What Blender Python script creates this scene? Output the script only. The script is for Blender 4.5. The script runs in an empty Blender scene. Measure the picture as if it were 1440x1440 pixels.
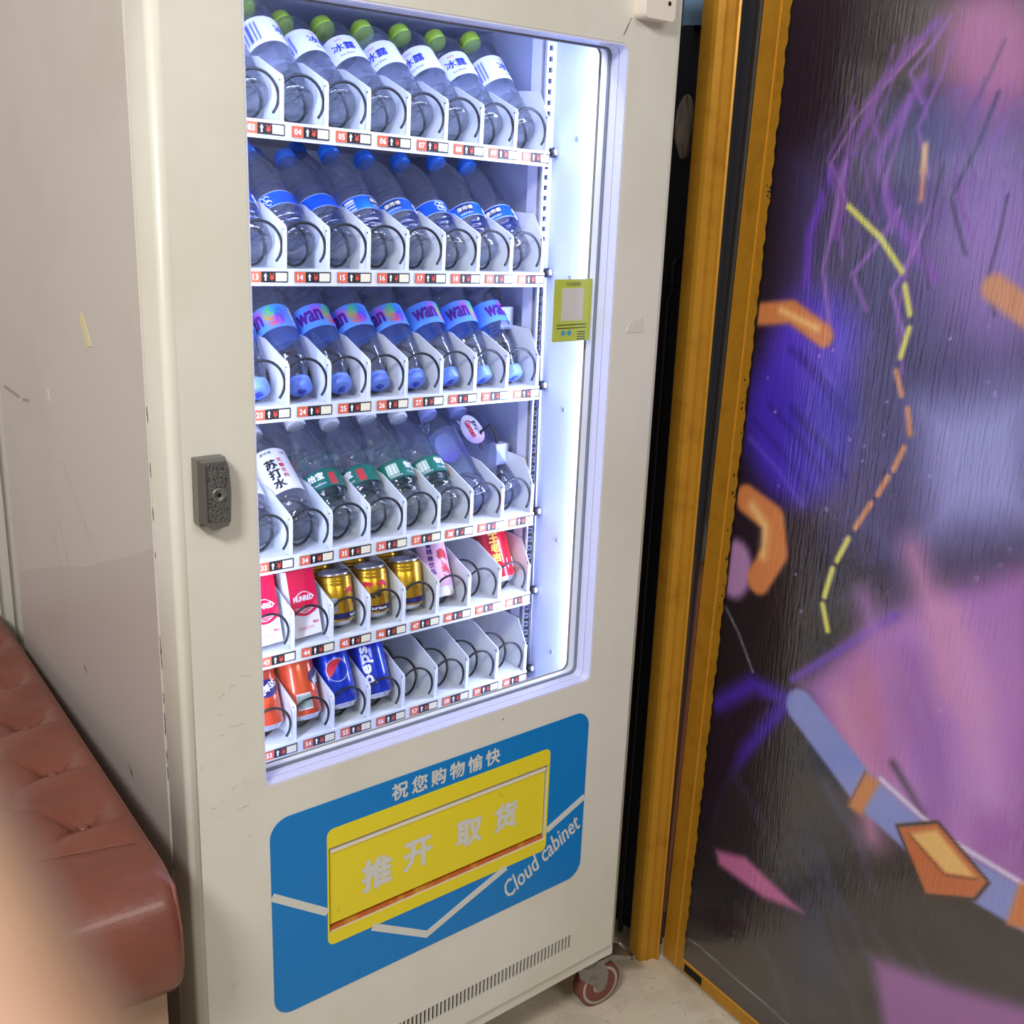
import bpy, bmesh, math, random
import numpy as np
from mathutils import Vector, Matrix
random.seed(4)
PI = math.pi
R = math.radians
sc = bpy.context.scene
col = sc.collection
S = 0.9                       # one machine width in metres


def P(x, y, z):               # machine units (x along the front, y into the machine, z above the door's lower edge) -> metres
    return Vector((S * x, S * y, S * (z + 0.2)))


# ---------------------------------------------------------------- camera, world, lights, exposure
cam = bpy.data.cameras.new('camera')
cam.sensor_width = 36.0
cam.lens = 38.087
cam.clip_start = 0.01
cam.dof.use_dof = True
cam.dof.focus_distance = 1.75
cam.dof.aperture_fstop = 10.3
camo = bpy.data.objects.new('camera', cam)
col.objects.link(camo)
rgt = Vector((0.776218, -0.629399, 0.036638))
dwn = Vector((-0.147217, -0.237452, -0.960179))
fwd = Vector((0.613036, 0.739915, -0.276972))
camo.matrix_world = Matrix(((rgt.x, -dwn.x, -fwd.x, -0.52206), (rgt.y, -dwn.y, -fwd.y, -1.32130), (rgt.z, -dwn.z, -fwd.z, 1.65998), (0, 0, 0, 1)))
sc.camera = camo

w = bpy.data.worlds.new('room_light')
w.use_nodes = True
w.node_tree.nodes['Background'].inputs[0].default_value = (1.0, 0.97, 0.92, 1)
w.node_tree.nodes['Background'].inputs[1].default_value = 0.42
sc.world = w
sc.view_settings.view_transform = 'Standard'
sc.view_settings.look = 'None'
sc.view_settings.gamma = 1
sc.view_settings.exposure = 0.0
sc.view_settings.use_curve_mapping = False
sc.cycles.use_denoising = True
sc.cycles.max_bounces = 14
sc.cycles.diffuse_bounces = 8
sc.cycles.transmission_bounces = 12
sc.cycles.transparent_max_bounces = 32
sc.cycles.caustics_refractive = True
sc.cycles.blur_glossy = 0.5
sc.cycles.sample_clamp_indirect = 6.0


def area(name, loc, target, sx, sy, power, color):
    l = bpy.data.lights.new(name, 'AREA')
    l.shape = 'RECTANGLE'
    l.size = sx
    l.size_y = sy
    l.energy = power
    l.color = color
    o = bpy.data.objects.new(name, l)
    o.location = loc
    o.rotation_euler = (Vector(target) - Vector(loc)).to_track_quat('-Z', 'Y').to_euler()
    col.objects.link(o)
    return o


area('ceiling_lamp_panel', (-1.45, -1.35, 2.75), (0.4, 0.0, 0.9), 0.5, 0.35, 48, (1.0, 0.97, 0.92))
area('ceiling_lamp_panel_far', (0.4, -3.2, 3.1), (0.6, 0.0, 0.8), 1.2, 0.6, 26, (1.0, 0.97, 0.92))
LED = (0.57, 0.64, 1.0)
area('led_light_left', P(0.116, 0.084, 1.30), P(0.25, 0.5, 1.30), 0.02, 1.15, 6.5, LED)
area('led_light_right', P(0.879, 0.084, 1.30), P(0.50, 0.5, 1.30), 0.02, 1.15, 6.5, LED)
area('led_light_top', P(0.5, 0.084, 1.925), P(0.5, 0.4, 1.4), 0.62, 0.02, 2.6, LED)


# ---------------------------------------------------------------- helpers
def lin(c):
    c = c / 255.0
    return c / 12.92 if c <= 0.04045 else ((c + 0.055) / 1.055) ** 2.4


def rgb(r, g, b):
    return (lin(r), lin(g), lin(b), 1.0)


MATS = {}


def mat(name, color=(0.8, 0.8, 0.8, 1), rough=0.5, metal=0.0, noise=None, bump=None, attr=False, coat=0.0, spec=0.5, emit=0.0, trans=0.0, ior=1.45):
    """noise = (scale, second colour, low, high): blotches; bump = (scale, strength)"""
    m = bpy.data.materials.new(name)
    m.use_nodes = True
    nt = m.node_tree
    b = nt.nodes['Principled BSDF']
    b.inputs['Base Color'].default_value = color
    b.inputs['Roughness'].default_value = rough
    b.inputs['Metallic'].default_value = metal
    b.inputs['Coat Weight'].default_value = coat
    b.inputs['Specular IOR Level'].default_value = spec
    b.inputs['Transmission Weight'].default_value = trans
    b.inputs['IOR'].default_value = ior
    if emit:
        b.inputs['Emission Color'].default_value = color
        b.inputs['Emission Strength'].default_value = emit
    src = None
    if attr:
        a = nt.nodes.new('ShaderNodeAttribute')
        a.attribute_name = 'Col'
        src = a.outputs['Color']
        nt.links.new(src, b.inputs['Base Color'])
    if noise or bump:
        tc = nt.nodes.new('ShaderNodeTexCoord')
    if noise:
        for k in range(0, len(noise), 4):
            sca, c2, lo, hi = noise[k:k + 4]
            n = nt.nodes.new('ShaderNodeTexNoise')
            n.inputs['Scale'].default_value = sca
            n.inputs['Detail'].default_value = 6
            n.inputs['Roughness'].default_value = 0.62
            nt.links.new(tc.outputs['Object'], n.inputs['Vector'])
            r = nt.nodes.new('ShaderNodeMapRange')
            r.inputs['From Min'].default_value = lo
            r.inputs['From Max'].default_value = hi
            nt.links.new(n.outputs['Fac'], r.inputs['Value'])
            x = nt.nodes.new('ShaderNodeMix')
            x.data_type = 'RGBA'
            nt.links.new(r.outputs['Result'], x.inputs['Factor'])
            if src:
                nt.links.new(src, x.inputs['A'])
            else:
                x.inputs['A'].default_value = color
            x.inputs['B'].default_value = c2
            src = x.outputs['Result']
            nt.links.new(src, b.inputs['Base Color'])
    if bump:
        n = nt.nodes.new('ShaderNodeTexNoise')
        n.inputs['Scale'].default_value = bump[0]
        n.inputs['Detail'].default_value = 4
        nt.links.new(tc.outputs['Object'], n.inputs['Vector'])
        u = nt.nodes.new('ShaderNodeBump')
        u.inputs['Strength'].default_value = bump[1]
        u.inputs['Distance'].default_value = 0.004
        nt.links.new(n.outputs['Fac'], u.inputs['Height'])
        nt.links.new(u.outputs['Normal'], b.inputs['Normal'])
    MATS[name] = m
    return m


def clear_mat(name, color, ior, share, rough=0.0, bump=None):
    """thin clear plastic: part refracts, part lets the light straight through"""
    m = bpy.data.materials.new(name)
    m.use_nodes = True
    nt = m.node_tree
    out = nt.nodes['Material Output']
    nt.nodes.remove(nt.nodes['Principled BSDF'])
    g = nt.nodes.new('ShaderNodeBsdfGlass')
    g.inputs['Color'].default_value = color
    g.inputs['IOR'].default_value = ior
    g.inputs['Roughness'].default_value = rough
    t = nt.nodes.new('ShaderNodeBsdfTransparent')
    t.inputs['Color'].default_value = color
    x = nt.nodes.new('ShaderNodeMixShader')
    x.inputs[0].default_value = share
    nt.links.new(t.outputs[0], x.inputs[1])
    nt.links.new(g.outputs[0], x.inputs[2])
    lw = nt.nodes.new('ShaderNodeLayerWeight')
    lw.inputs['Blend'].default_value = 0.5
    pw = nt.nodes.new('ShaderNodeMath')
    pw.operation = 'POWER'
    nt.links.new(lw.outputs['Facing'], pw.inputs[0])
    pw.inputs[1].default_value = 4
    ma = nt.nodes.new('ShaderNodeMath')
    ma.operation = 'MULTIPLY_ADD'
    nt.links.new(pw.outputs[0], ma.inputs[0])
    ma.inputs[1].default_value = 0.45
    ma.inputs[2].default_value = 0.07
    gl = nt.nodes.new('ShaderNodeBsdfGlossy')
    gl.inputs['Roughness'].default_value = 0.07
    x2 = nt.nodes.new('ShaderNodeMixShader')
    nt.links.new(ma.outputs[0], x2.inputs[0])
    nt.links.new(x.outputs[0], x2.inputs[1])
    nt.links.new(gl.outputs[0], x2.inputs[2])
    nt.links.new(x2.outputs[0], out.inputs[0])
    if bump:
        tc = nt.nodes.new('ShaderNodeTexCoord')
        n = nt.nodes.new('ShaderNodeTexNoise')
        n.inputs['Scale'].default_value = bump[0]
        nt.links.new(tc.outputs['Object'], n.inputs['Vector'])
        u = nt.nodes.new('ShaderNodeBump')
        u.inputs['Strength'].default_value = bump[1]
        u.inputs['Distance'].default_value = 0.01
        nt.links.new(n.outputs['Fac'], u.inputs['Height'])
        nt.links.new(u.outputs['Normal'], g.inputs['Normal'])
        nt.links.new(u.outputs['Normal'], gl.inputs['Normal'])
    MATS[name] = m
    return m


def pane_mat(name):
    m = bpy.data.materials.new(name)
    m.use_nodes = True
    nt = m.node_tree
    out = nt.nodes['Material Output']
    nt.nodes.remove(nt.nodes['Principled BSDF'])
    t = nt.nodes.new('ShaderNodeBsdfTransparent')
    t.inputs['Color'].default_value = (0.98, 0.99, 0.99, 1)
    g = nt.nodes.new('ShaderNodeBsdfGlossy')
    g.inputs['Roughness'].default_value = 0.02
    lw = nt.nodes.new('ShaderNodeLayerWeight')
    lw.inputs['Blend'].default_value = 0.5
    p = nt.nodes.new('ShaderNodeMath')
    p.operation = 'POWER'
    nt.links.new(lw.outputs['Facing'], p.inputs[0])
    p.inputs[1].default_value = 5
    q = nt.nodes.new('ShaderNodeMath')
    q.operation = 'MULTIPLY_ADD'
    nt.links.new(p.outputs[0], q.inputs[0])
    q.inputs[1].default_value = 0.5
    q.inputs[2].default_value = 0.03
    x = nt.nodes.new('ShaderNodeMixShader')
    nt.links.new(q.outputs[0], x.inputs[0])
    nt.links.new(t.outputs[0], x.inputs[1])
    nt.links.new(g.outputs[0], x.inputs[2])
    nt.links.new(x.outputs[0], out.inputs[0])
    MATS[name] = m
    return m


def tri2d(loops):
    bm = bmesh.new()
    edges = []
    for lp in loops:
        vs = [bm.verts.new((p[0], p[1], 0)) for p in lp]
        edges += [bm.edges.new((vs[i], vs[(i + 1) % len(vs)])) for i in range(len(vs))]
    bmesh.ops.triangle_fill(bm, use_beauty=True, edges=edges)
    bm.verts.index_update()
    V = [(v.co.x, v.co.y) for v in bm.verts]
    F = []
    for f in bm.faces:
        i = [v.index for v in f.verts]
        a = sum(V[i[k]][0] * V[i[(k + 1) % 3]][1] - V[i[(k + 1) % 3]][0] * V[i[k]][1] for k in range(3))
        F.append(i if a > 0 else i[::-1])
    bm.free()
    return V, F


def rrect(x0, x1, z0, z1, r, n=5):
    pts = []
    for cx, cz, a in ((x1 - r, z0 + r, -90), (x1 - r, z1 - r, 0), (x0 + r, z1 - r, 90), (x0 + r, z0 + r, 180)):
        for k in range(n + 1):
            t = R(a + 90.0 * k / n)
            pts.append((cx + r * math.cos(t), cz + r * math.sin(t)))
    return pts


def rect(x0, x1, z0, z1):
    return [(x0, z0), (x1, z0), (x1, z1), (x0, z1)]


def ident(x, y, z):
    return Vector((x, y, z))


TEXT = {}


def text2d(body, offset=0.0):
    key = (body, round(offset, 4))
    if key not in TEXT:
        c = bpy.data.curves.new('t', 'FONT')
        c.body = body
        c.resolution_u = 2
        c.offset = key[1]
        o = bpy.data.objects.new('t', c)
        col.objects.link(o)
        dg = bpy.context.evaluated_depsgraph_get()
        dg.update()
        m = bpy.data.meshes.new_from_object(o.evaluated_get(dg))
        V = np.array([v.co[:2] for v in m.vertices]) if len(m.vertices) else np.zeros((0, 2))
        F = [list(p.vertices) for p in m.polygons]
        bpy.data.objects.remove(o)
        bpy.data.curves.remove(c)
        bpy.data.meshes.remove(m)
        if len(V):
            V = V - (V.min(0) + V.max(0)) / 2
        TEXT[key] = (V, F)
    return TEXT[key]


class MB:
    def __init__(self):
        self.v, self.f, self.m, self.s, self.c = [], [], [], [], []

    def verts(self, pts, color=(1, 1, 1, 1)):
        i = len(self.v)
        self.v += [tuple(p) for p in pts]
        self.c += [color] * len(pts)
        return i

    def face(self, idx, m=0, s=False):
        self.f.append(tuple(idx))
        self.m.append(m)
        self.s.append(s)

    def box(self, x0, x1, y0, y1, z0, z1, m=0, f=P, taper=0.0):
        t = taper
        i = self.verts([f(x0, y0, z0), f(x1, y0, z0), f(x1, y1, z0), f(x0, y1, z0), f(x0 + t, y0 + t, z1), f(x1 - t, y0 + t, z1), f(x1 - t, y1 - t, z1), f(x0 + t, y1 - t, z1)])
        for q in ((0, 3, 2, 1), (4, 5, 6, 7), (0, 1, 5, 4), (1, 2, 6, 5), (2, 3, 7, 6), (3, 0, 4, 7)):
            self.face([i + k for k in q], m)
        return self

    def plate(self, loops, y0, y1, m=0, f=P, back=True, sides=True, mback=None):
        V, F = tri2d(loops)
        a = self.verts([f(x, y0, z) for x, z in V])
        for t in F:
            self.face([a + k for k in t], m)
        if back:
            b = self.verts([f(x, y1, z) for x, z in V])
            for t in F:
                self.face([b + k for k in t[::-1]], m if mback is None else mback)
        if sides:
            for n, lp in enumerate(loops):
                area2 = sum(lp[k][0] * lp[(k + 1) % len(lp)][1] - lp[(k + 1) % len(lp)][0] * lp[k][1] for k in range(len(lp)))
                q = lp if (area2 > 0) == (n == 0) else lp[::-1]
                a = self.verts([f(x, y0, z) for x, z in q])
                b = self.verts([f(x, y1, z) for x, z in q])
                L = len(q)
                for k in range(L):
                    self.face([a + k, b + k, b + (k + 1) % L, a + (k + 1) % L], m)
        return self

    def grid(self, pts, nu, nv, m=0, s=True, wrap=False, colors=None):
        """pts row by row: nv rows of nu points"""
        a = self.verts(pts)
        if colors is not None:
            self.c[a:] = colors
        for j in range(nv - 1):
            for i in range(nu if wrap else nu - 1):
                k = (i + 1) % nu
                self.face([a + j * nu + i, a + j * nu + k, a + (j + 1) * nu + k, a + (j + 1) * nu + i], m, s)
        return a

    def lathe(self, prof, n=28, m=0, fn=None, cap0=True, cap1=True, s=True):
        """prof: (z, r) from the bottom up, about the local z axis; fn(r, z, angle) may change (r, z)"""
        pts = []
        for z, r in prof:
            for k in range(n):
                a = 2 * PI * k / n
                rr, zz = fn(r, z, a) if fn else (r, z)
                pts.append((rr * math.cos(a), rr * math.sin(a), zz))
        a = self.grid(pts, n, len(prof), m, s, True)
        if cap0:
            self.face([a + k for k in range(n)][::-1], m, s)
        if cap1:
            self.face([a + (len(prof) - 1) * n + k for k in range(n)], m, s)
        return self

    def tube(self, path, r, n=6, m=0, caps=True):
        path = [Vector(p) for p in path]
        up = Vector((0.13, 0.31, 0.94))
        pts = []
        for i, p in enumerate(path):
            t = (path[min(i + 1, len(path) - 1)] - path[max(i - 1, 0)]).normalized()
            a = t.cross(up).normalized()
            b = t.cross(a)
            rr = r[i] if isinstance(r, (list, tuple)) else r
            for k in range(n):
                g = 2 * PI * k / n
                pts.append(p + a * (rr * math.cos(g)) + b * (rr * math.sin(g)))
        i0 = self.grid(pts, n, len(path), m, True, True)
        if caps:
            self.face([i0 + k for k in range(n)], m)
            self.face([i0 + (len(path) - 1) * n + k for k in range(n)][::-1], m)
        return self

    def text(self, body, fn, h=None, wd=None, m=0, bold=0.0):
        """fn(x, z) -> point; the text's box is scaled to height h and/or width wd about its centre"""
        V, F = text2d(body)
        if not len(V):
            return self
        e = V.max(0) - V.min(0)
        sy = (h / e[1]) if h else wd / e[0]
        sx = (wd / e[0]) if wd else sy
        sh = [(0, 0)] if not bold else [(-bold, 0), (bold, 0), (0, -bold), (0, bold)]
        for n, (ox, oz) in enumerate(sh):
            pts = []
            for x, z in V:
                x, z = x * sx + ox, z * sy + oz
                p = fn(x, z)
                if n:
                    nr = (fn(x + 1e-3, z) - p).cross(fn(x, z + 1e-3) - p).normalized()
                    p = p + nr * (n * 3.0e-5)
                pts.append(p)
            a = self.verts(pts)
            for t in F:
                self.face([a + k for k in t], m)
        return self

    def mesh(self, name, mats, colors=False):
        me = bpy.data.meshes.new(name)
        me.from_pydata(self.v, [], self.f)
        for k in mats:
            me.materials.append(MATS[k])
        me.polygons.foreach_set('material_index', self.m)
        me.polygons.foreach_set('use_smooth', self.s)
        if colors:
            a = me.color_attributes.new('Col', 'FLOAT_COLOR', 'POINT')
            a.data.foreach_set('color', np.array(self.c, dtype=np.float32).ravel())
        me.update()
        return me

    def build(self, name, mats, parent=None, basis=None, colors=False, label=None):
        if isinstance(mats, str):
            mats = [mats]
        return put(name, self.mesh(name, mats, colors), parent, basis, label)


def put(name, me, parent=None, basis=None, label=None):
    o = bpy.data.objects.new(name, me)
    col.objects.link(o)
    if parent is not None:
        o.parent = parent
        if parent.get('world_built'):
            o.matrix_parent_inverse = parent.matrix_basis.inverted()
    if basis is not None:
        o.matrix_basis = basis
    if label:
        o['label'] = label
    return o


def thing(name, label, cat, loc=(0, 0, 0), group=None, world_built=True, basis=None):
    o = bpy.data.objects.new(name, None)
    o.empty_display_size = 0.05
    col.objects.link(o)
    if basis is not None:
        o.matrix_basis = basis
    else:
        o.location = loc
    if label:
        o['label'] = label
    if cat:
        o['category'] = cat
    if group:
        o['group'] = group
    if world_built:
        o['world_built'] = 1
    return o


def structure(name, me_or_mb, mats=None, label=None):
    o = me_or_mb.build(name, mats)
    o['kind'] = 'structure'
    if label:
        o['label'] = label
    return o


# ---------------------------------------------------------------- materials
mat('cream_paint', rgb(216, 213, 203), 0.33, noise=(2.2, rgb(203, 199, 182), 0.42, 0.72, 26.0, rgb(182, 174, 150), 0.66, 0.86), bump=(60, 0.04))
mat('side_paint', rgb(196, 187, 183), 0.4, noise=(1.6, rgb(184, 176, 166), 0.45, 0.7, 18.0, rgb(150, 142, 134), 0.72, 0.9), bump=(9, 0.05))
mat('interior_white', rgb(168, 176, 204), 0.35, bump=(5, 0.03))
mat('back_panel_grey', rgb(200, 202, 220), 0.5)
mat('shelf_white', rgb(208, 212, 216), 0.4, noise=(14.0, rgb(184, 188, 196), 0.6, 0.85))
mat('wire_dark', rgb(34, 36, 42), 0.35, 0.3)
mat('hole_black', rgb(14, 14, 16), 0.8)
mat('gasket_grey', rgb(120, 126, 138), 0.5)
mat('strip_plastic', rgb(214, 216, 240), 0.25, bump=(260, 0.35))
mat('led_housing', rgb(232, 234, 240), 0.4)
mat('tag_orange', rgb(206, 92, 58), 0.5)
mat('tag_black', rgb(30, 27, 27), 0.5)
mat('tag_red', rgb(190, 70, 50), 0.5)
mat('tag_cream', rgb(216, 208, 178), 0.5)
mat('print_white', rgb(236, 236, 236), 0.5)
mat('decal_blue', rgb(0, 120, 194), 0.38, noise=(30.0, rgb(8, 106, 172), 0.6, 0.9))
mat('decal_yellow', rgb(226, 208, 40), 0.42, noise=(34.0, rgb(176, 156, 30), 0.64, 0.86))
mat('decal_silver', rgb(206, 206, 200), 0.45)
mat('flap_highlight', rgb(222, 216, 200), 0.4)  # highlight on the flap's top bevel, put into its colour
mat('flap_lip', rgb(190, 96, 40), 0.5, noise=(20.0, rgb(224, 180, 60), 0.5, 0.7))
mat('lock_metal', rgb(132, 130, 127), 0.36, 0.85, bump=(40, 0.1))
mat('lock_worn', rgb(118, 116, 114), 0.4, 0.8, noise=(420.0, rgb(60, 58, 56), 0.5, 0.62), bump=(420, 0.5))
mat('steel', rgb(150, 148, 142), 0.35, 0.8, noise=(40.0, rgb(96, 92, 86), 0.5, 0.8))
mat('wheel_red', rgb(116, 62, 54), 0.55)
mat('wheel_hub', rgb(160, 154, 144), 0.5)
mat('sensor_white', rgb(226, 216, 204), 0.45)
mat('paper_white', rgb(206, 200, 196), 0.8)
mat('paper_tan', rgb(214, 202, 158), 0.8)
mat('sticker_green', rgb(190, 196, 70), 0.5)
mat('sticker_print', rgb(70, 80, 60), 0.6)
mat('sticker_blue', rgb(70, 150, 190), 0.6)
mat('yellow_frame', rgb(186, 134, 38), 0.36, 0.25, noise=(22.0, rgb(160, 110, 28), 0.5, 0.8), bump=(90, 0.05))
mat('frame_line', rgb(226, 160, 50), 0.3, 0.3)
mat('rubber_black', rgb(34, 30, 28), 0.55)
mat('rubber_brown', rgb(96, 58, 40), 0.6)
mat('film_grey', rgb(188, 177, 174), 0.4, noise=(1.6, rgb(178, 168, 162), 0.45, 0.7), bump=(9, 0.05))
mat('scratch_grey', rgb(160, 152, 142), 0.7)
mat('chip_dark', rgb(30, 24, 18), 0.8)
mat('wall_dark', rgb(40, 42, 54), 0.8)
mat('wall_plaster', rgb(170, 164, 158), 0.8, bump=(12, 0.1))
mat('trim_white', rgb(226, 222, 212), 0.45)
mat('concrete', rgb(212, 201, 180), 0.75, noise=(5.0, rgb(168, 156, 132), 0.45, 0.75, 60.0, rgb(128, 116, 96), 0.6, 0.8), bump=(80, 0.25))
mat('cloth_blue', rgb(110, 140, 176), 0.9, bump=(30, 0.5))
mat('cloth_grey', rgb(150, 140, 134), 0.9, bump=(30, 0.5))
mat('cable_black', rgb(24, 26, 34), 0.5)
mat('leather', rgb(120, 66, 52), 0.36, coat=0.12, noise=(7.0, rgb(104, 56, 44), 0.45, 0.75), bump=(34, 0.45))
mat('leather_seam', rgb(126, 78, 62), 0.5)
mat('sofa_base', rgb(150, 122, 98), 0.7, bump=(60, 0.2))
mat('skin', rgb(172, 136, 112), 0.5, noise=(70.0, rgb(158, 120, 98), 0.45, 0.75))
mat('nail', rgb(232, 184, 164), 0.3)
mat('print', attr=True, rough=0.35)
mat('mural_print', attr=True, rough=0.2, coat=1.0)
mat('cap_green', rgb(168, 208, 66), 0.3)
mat('cap_blue', rgb(24, 112, 220), 0.3)
mat('cap_periwinkle', rgb(104, 136, 232), 0.3)
mat('cap_white', rgb(232, 236, 242), 0.35)
mat('cap_lilac', rgb(172, 176, 230), 0.35)
mat('ink_blue', rgb(36, 52, 170), 0.5)
mat('ink_navy', rgb(24, 26, 96), 0.5)
mat('ink_purple', rgb(84, 22, 140), 0.5)
mat('ink_black', rgb(26, 26, 34), 0.5)
mat('ink_red', rgb(206, 30, 50), 0.5)
mat('ink_gold', rgb(226, 190, 90), 0.4)
mat('ink_white', rgb(240, 240, 244), 0.45)
mat('can_gold', rgb(206, 160, 44), 0.26, 0.85)
mat('can_blue', rgb(8, 52, 186), 0.22, 0.35, coat=0.6)
mat('can_orange', rgb(224, 84, 40), 0.24, 0.3, coat=0.6, noise=(26.0, rgb(206, 70, 40), 0.45, 0.6))
mat('can_red', rgb(196, 20, 40), 0.22, 0.3, coat=0.6)
mat('can_rim', rgb(206, 206, 210), 0.25, 0.9)
mat('box_pink', rgb(226, 24, 74), 0.3, coat=0.5)
mat('box_white', rgb(236, 232, 238), 0.3, coat=0.5)
mat('pink_label', rgb(226, 176, 206), 0.35)
clear_mat('bottle_clear', (0.955, 0.97, 1.0, 1), 1.33, 0.42, bump=(45, 0.25))
clear_mat('bottle_blue', (0.84, 0.89, 1.0, 1), 1.33, 0.42, bump=(45, 0.25))
clear_mat('bottle_violet', (0.90, 0.92, 1.0, 1), 1.33, 0.42, bump=(45, 0.25))
pane_mat('pane_glass')

# relief of the wrinkled film on the mural
nt = MATS['mural_print'].node_tree
bs = nt.nodes['Principled BSDF']
tc = nt.nodes.new('ShaderNodeTexCoord')
mp = nt.nodes.new('ShaderNodeMapping')
mp.inputs['Scale'].default_value = (1, 1, 0.10)
nt.links.new(tc.outputs['Object'], mp.inputs['Vector'])
n1 = nt.nodes.new('ShaderNodeTexNoise')
n1.inputs['Scale'].default_value = 170
n1.inputs['Detail'].default_value = 3
nt.links.new(mp.outputs['Vector'], n1.inputs['Vector'])
n2 = nt.nodes.new('ShaderNodeTexNoise')
n2.inputs['Scale'].default_value = 9
nt.links.new(tc.outputs['Object'], n2.inputs['Vector'])
ad = nt.nodes.new('ShaderNodeMath')
ad.operation = 'MULTIPLY_ADD'
nt.links.new(n2.outputs['Fac'], ad.inputs[0])
ad.inputs[1].default_value = 2.5
nt.links.new(n1.outputs['Fac'], ad.inputs[2])
bu = nt.nodes.new('ShaderNodeBump')
bu.inputs['Strength'].default_value = 0.6
bu.inputs['Distance'].default_value = 0.004
wa = nt.nodes.new('ShaderNodeAttribute')
wa.attribute_name = 'Wrinkle'
mw = nt.nodes.new('ShaderNodeMath')
mw.operation = 'MULTIPLY'
nt.links.new(ad.outputs[0], mw.inputs[0])
nt.links.new(wa.outputs['Fac'], mw.inputs[1])
nt.links.new(mw.outputs[0], bu.inputs['Height'])
nt.links.new(bu.outputs['Normal'], bs.inputs['Normal'])
nt.links.new(bu.outputs['Normal'], bs.inputs['Coat Normal'])
bs.inputs['Coat Roughness'].default_value = 0.06
bs.inputs['Coat IOR'].default_value = 1.9

# ---------------------------------------------------------------- setting
b = MB().box(-4.5, 2.6, -4.5, 1.6, -0.26, -0.2)
structure('floor', b, 'concrete', 'pale worn concrete floor with dirt along the yellow door frame')
b = MB().box(-3.5, 2.6, 1.12, 1.20, -0.2, 2.9)
structure('wall_back', b, 'wall_plaster')
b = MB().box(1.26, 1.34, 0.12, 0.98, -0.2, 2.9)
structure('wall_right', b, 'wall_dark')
# ridged white casing on the back wall, left of the machine
b = MB()
b.box(-0.50, 0.10, 1.095, 1.12, -0.2, 2.6)
for x in (0.085, 0.058, 0.031, 0.004, -0.030, -0.064, -0.11):
    b.box(x - 0.016, x + 0.002, 1.080, 1.095, -0.2, 2.6)
structure('trim_1', b, 'trim_white', 'white ridged door casing behind the sofa at the left')
# yellow jamb: one extruded profile
prof = [(1.190, 0.132), (1.1868, 0.100), (1.1890, 0.090), (1.2040, 0.0845), (1.2046, 0.0805), (1.2066, 0.0800), (1.2072, 0.0838), (1.2262, 0.0775), (1.2275, 0.0700), (1.2300, 0.0660), (1.2325, 0.0685), (1.2335, 0.0800), (1.2440, 0.084), (1.2460, 0.132)]
b = MB()
V, F = tri2d([prof])
lo = b.verts([P(x, y, -0.2) for x, y in V])
hi = b.verts([P(x, y, 2.6) for x, y in V])
for t in F:
    b.face([lo + k for k in t[::-1]])
    b.face([hi + k for k in t])
a2 = sum(prof[k][0] * prof[(k + 1) % len(prof)][1] - prof[(k + 1) % len(prof)][0] * prof[k][1] for k in range(len(prof)))
q = prof if a2 > 0 else prof[::-1]
for k in range(len(q)):
    p0, p1 = q[k], q[(k + 1) % len(q)]
    i = b.verts([P(p0[0], p0[1], -0.2), P(p1[0], p1[1], -0.2), P(p1[0], p1[1], 2.6), P(p0[0], p0[1], 2.6)])
    b.face([i, i + 1, i + 2, i + 3])
structure('trim_2', b, 'yellow_frame', 'tall yellow metal jamb with raised ridges beside the machine')

# the door leaf that carries the mural; s runs along the leaf from the hinge, o comes out towards the room
HX, HY = 1.2495, 0.0665
DX, DY = -0.1000, -0.9950


def leaf(s, o, z):
    return P(HX + DX * s - 0.995 * o, HY + DY * s + 0.1 * o, z)


def lean(z):
    return 0.021 * (z + 0.2) - 0.002


def leafl(s, o, z):
    return leaf(s + lean(z), o, z)


door = thing('door_1', 'yellow framed door covered by a purple mural at the right', None, P(HX, HY, -0.2))
door['kind'] = 'structure'
SW = 0.074
ZT = 2.45
b = MB()
b.box(0.0, SW, 0.002, -0.03, -0.192, ZT, 0, leafl)
b.box(SW * 0.62, SW * 0.66, 0.0035, 0.002, -0.192, ZT, 1, leafl)
b.build('door_stile', ['yellow_frame', 'frame_line'], door)
b = MB()
b.box(SW, 1.6, 0.002, -0.03, -0.192, -0.152, 0, leafl)
b.box(SW, 1.6, 0.0035, 0.002, -0.158, -0.152, 1, leafl)
b.build('bottom_rail', ['yellow_frame', 'frame_line'], door)
b = MB().plate([rect(SW + 0.006, SW + 0.068, -0.186, -0.164)], 0.0026, 0.0015, 0, leafl)
b.build('rail_slot', 'hole_black', door)
rb = MB().tube([(leafl(-0.0125, -0.006, z)) for z in np.linspace(0.87, ZT, 14)], 0.0100, 8)
rb.build('rubber_seal', 'rubber_black', door)
rb = MB().tube([leafl(-0.0095 - 0.0300 * max(0.0, (0.35 - z)) ** 1.5, -0.002, z) for z in np.linspace(-0.07, 0.868, 22)], 0.0072, 8)
rb.build('rubber_seal', 'rubber_brown', door, label='brown bare lower part of the seal')
for z0_, z1_, m_ in ((0.87, ZT, 'rubber_black'), (-0.19, 0.87, 'rubber_brown')):
    MB().box(1.236, 1.275, 0.096, 0.100, z0_, z1_).build('seal_backing', m_, door)
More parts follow.
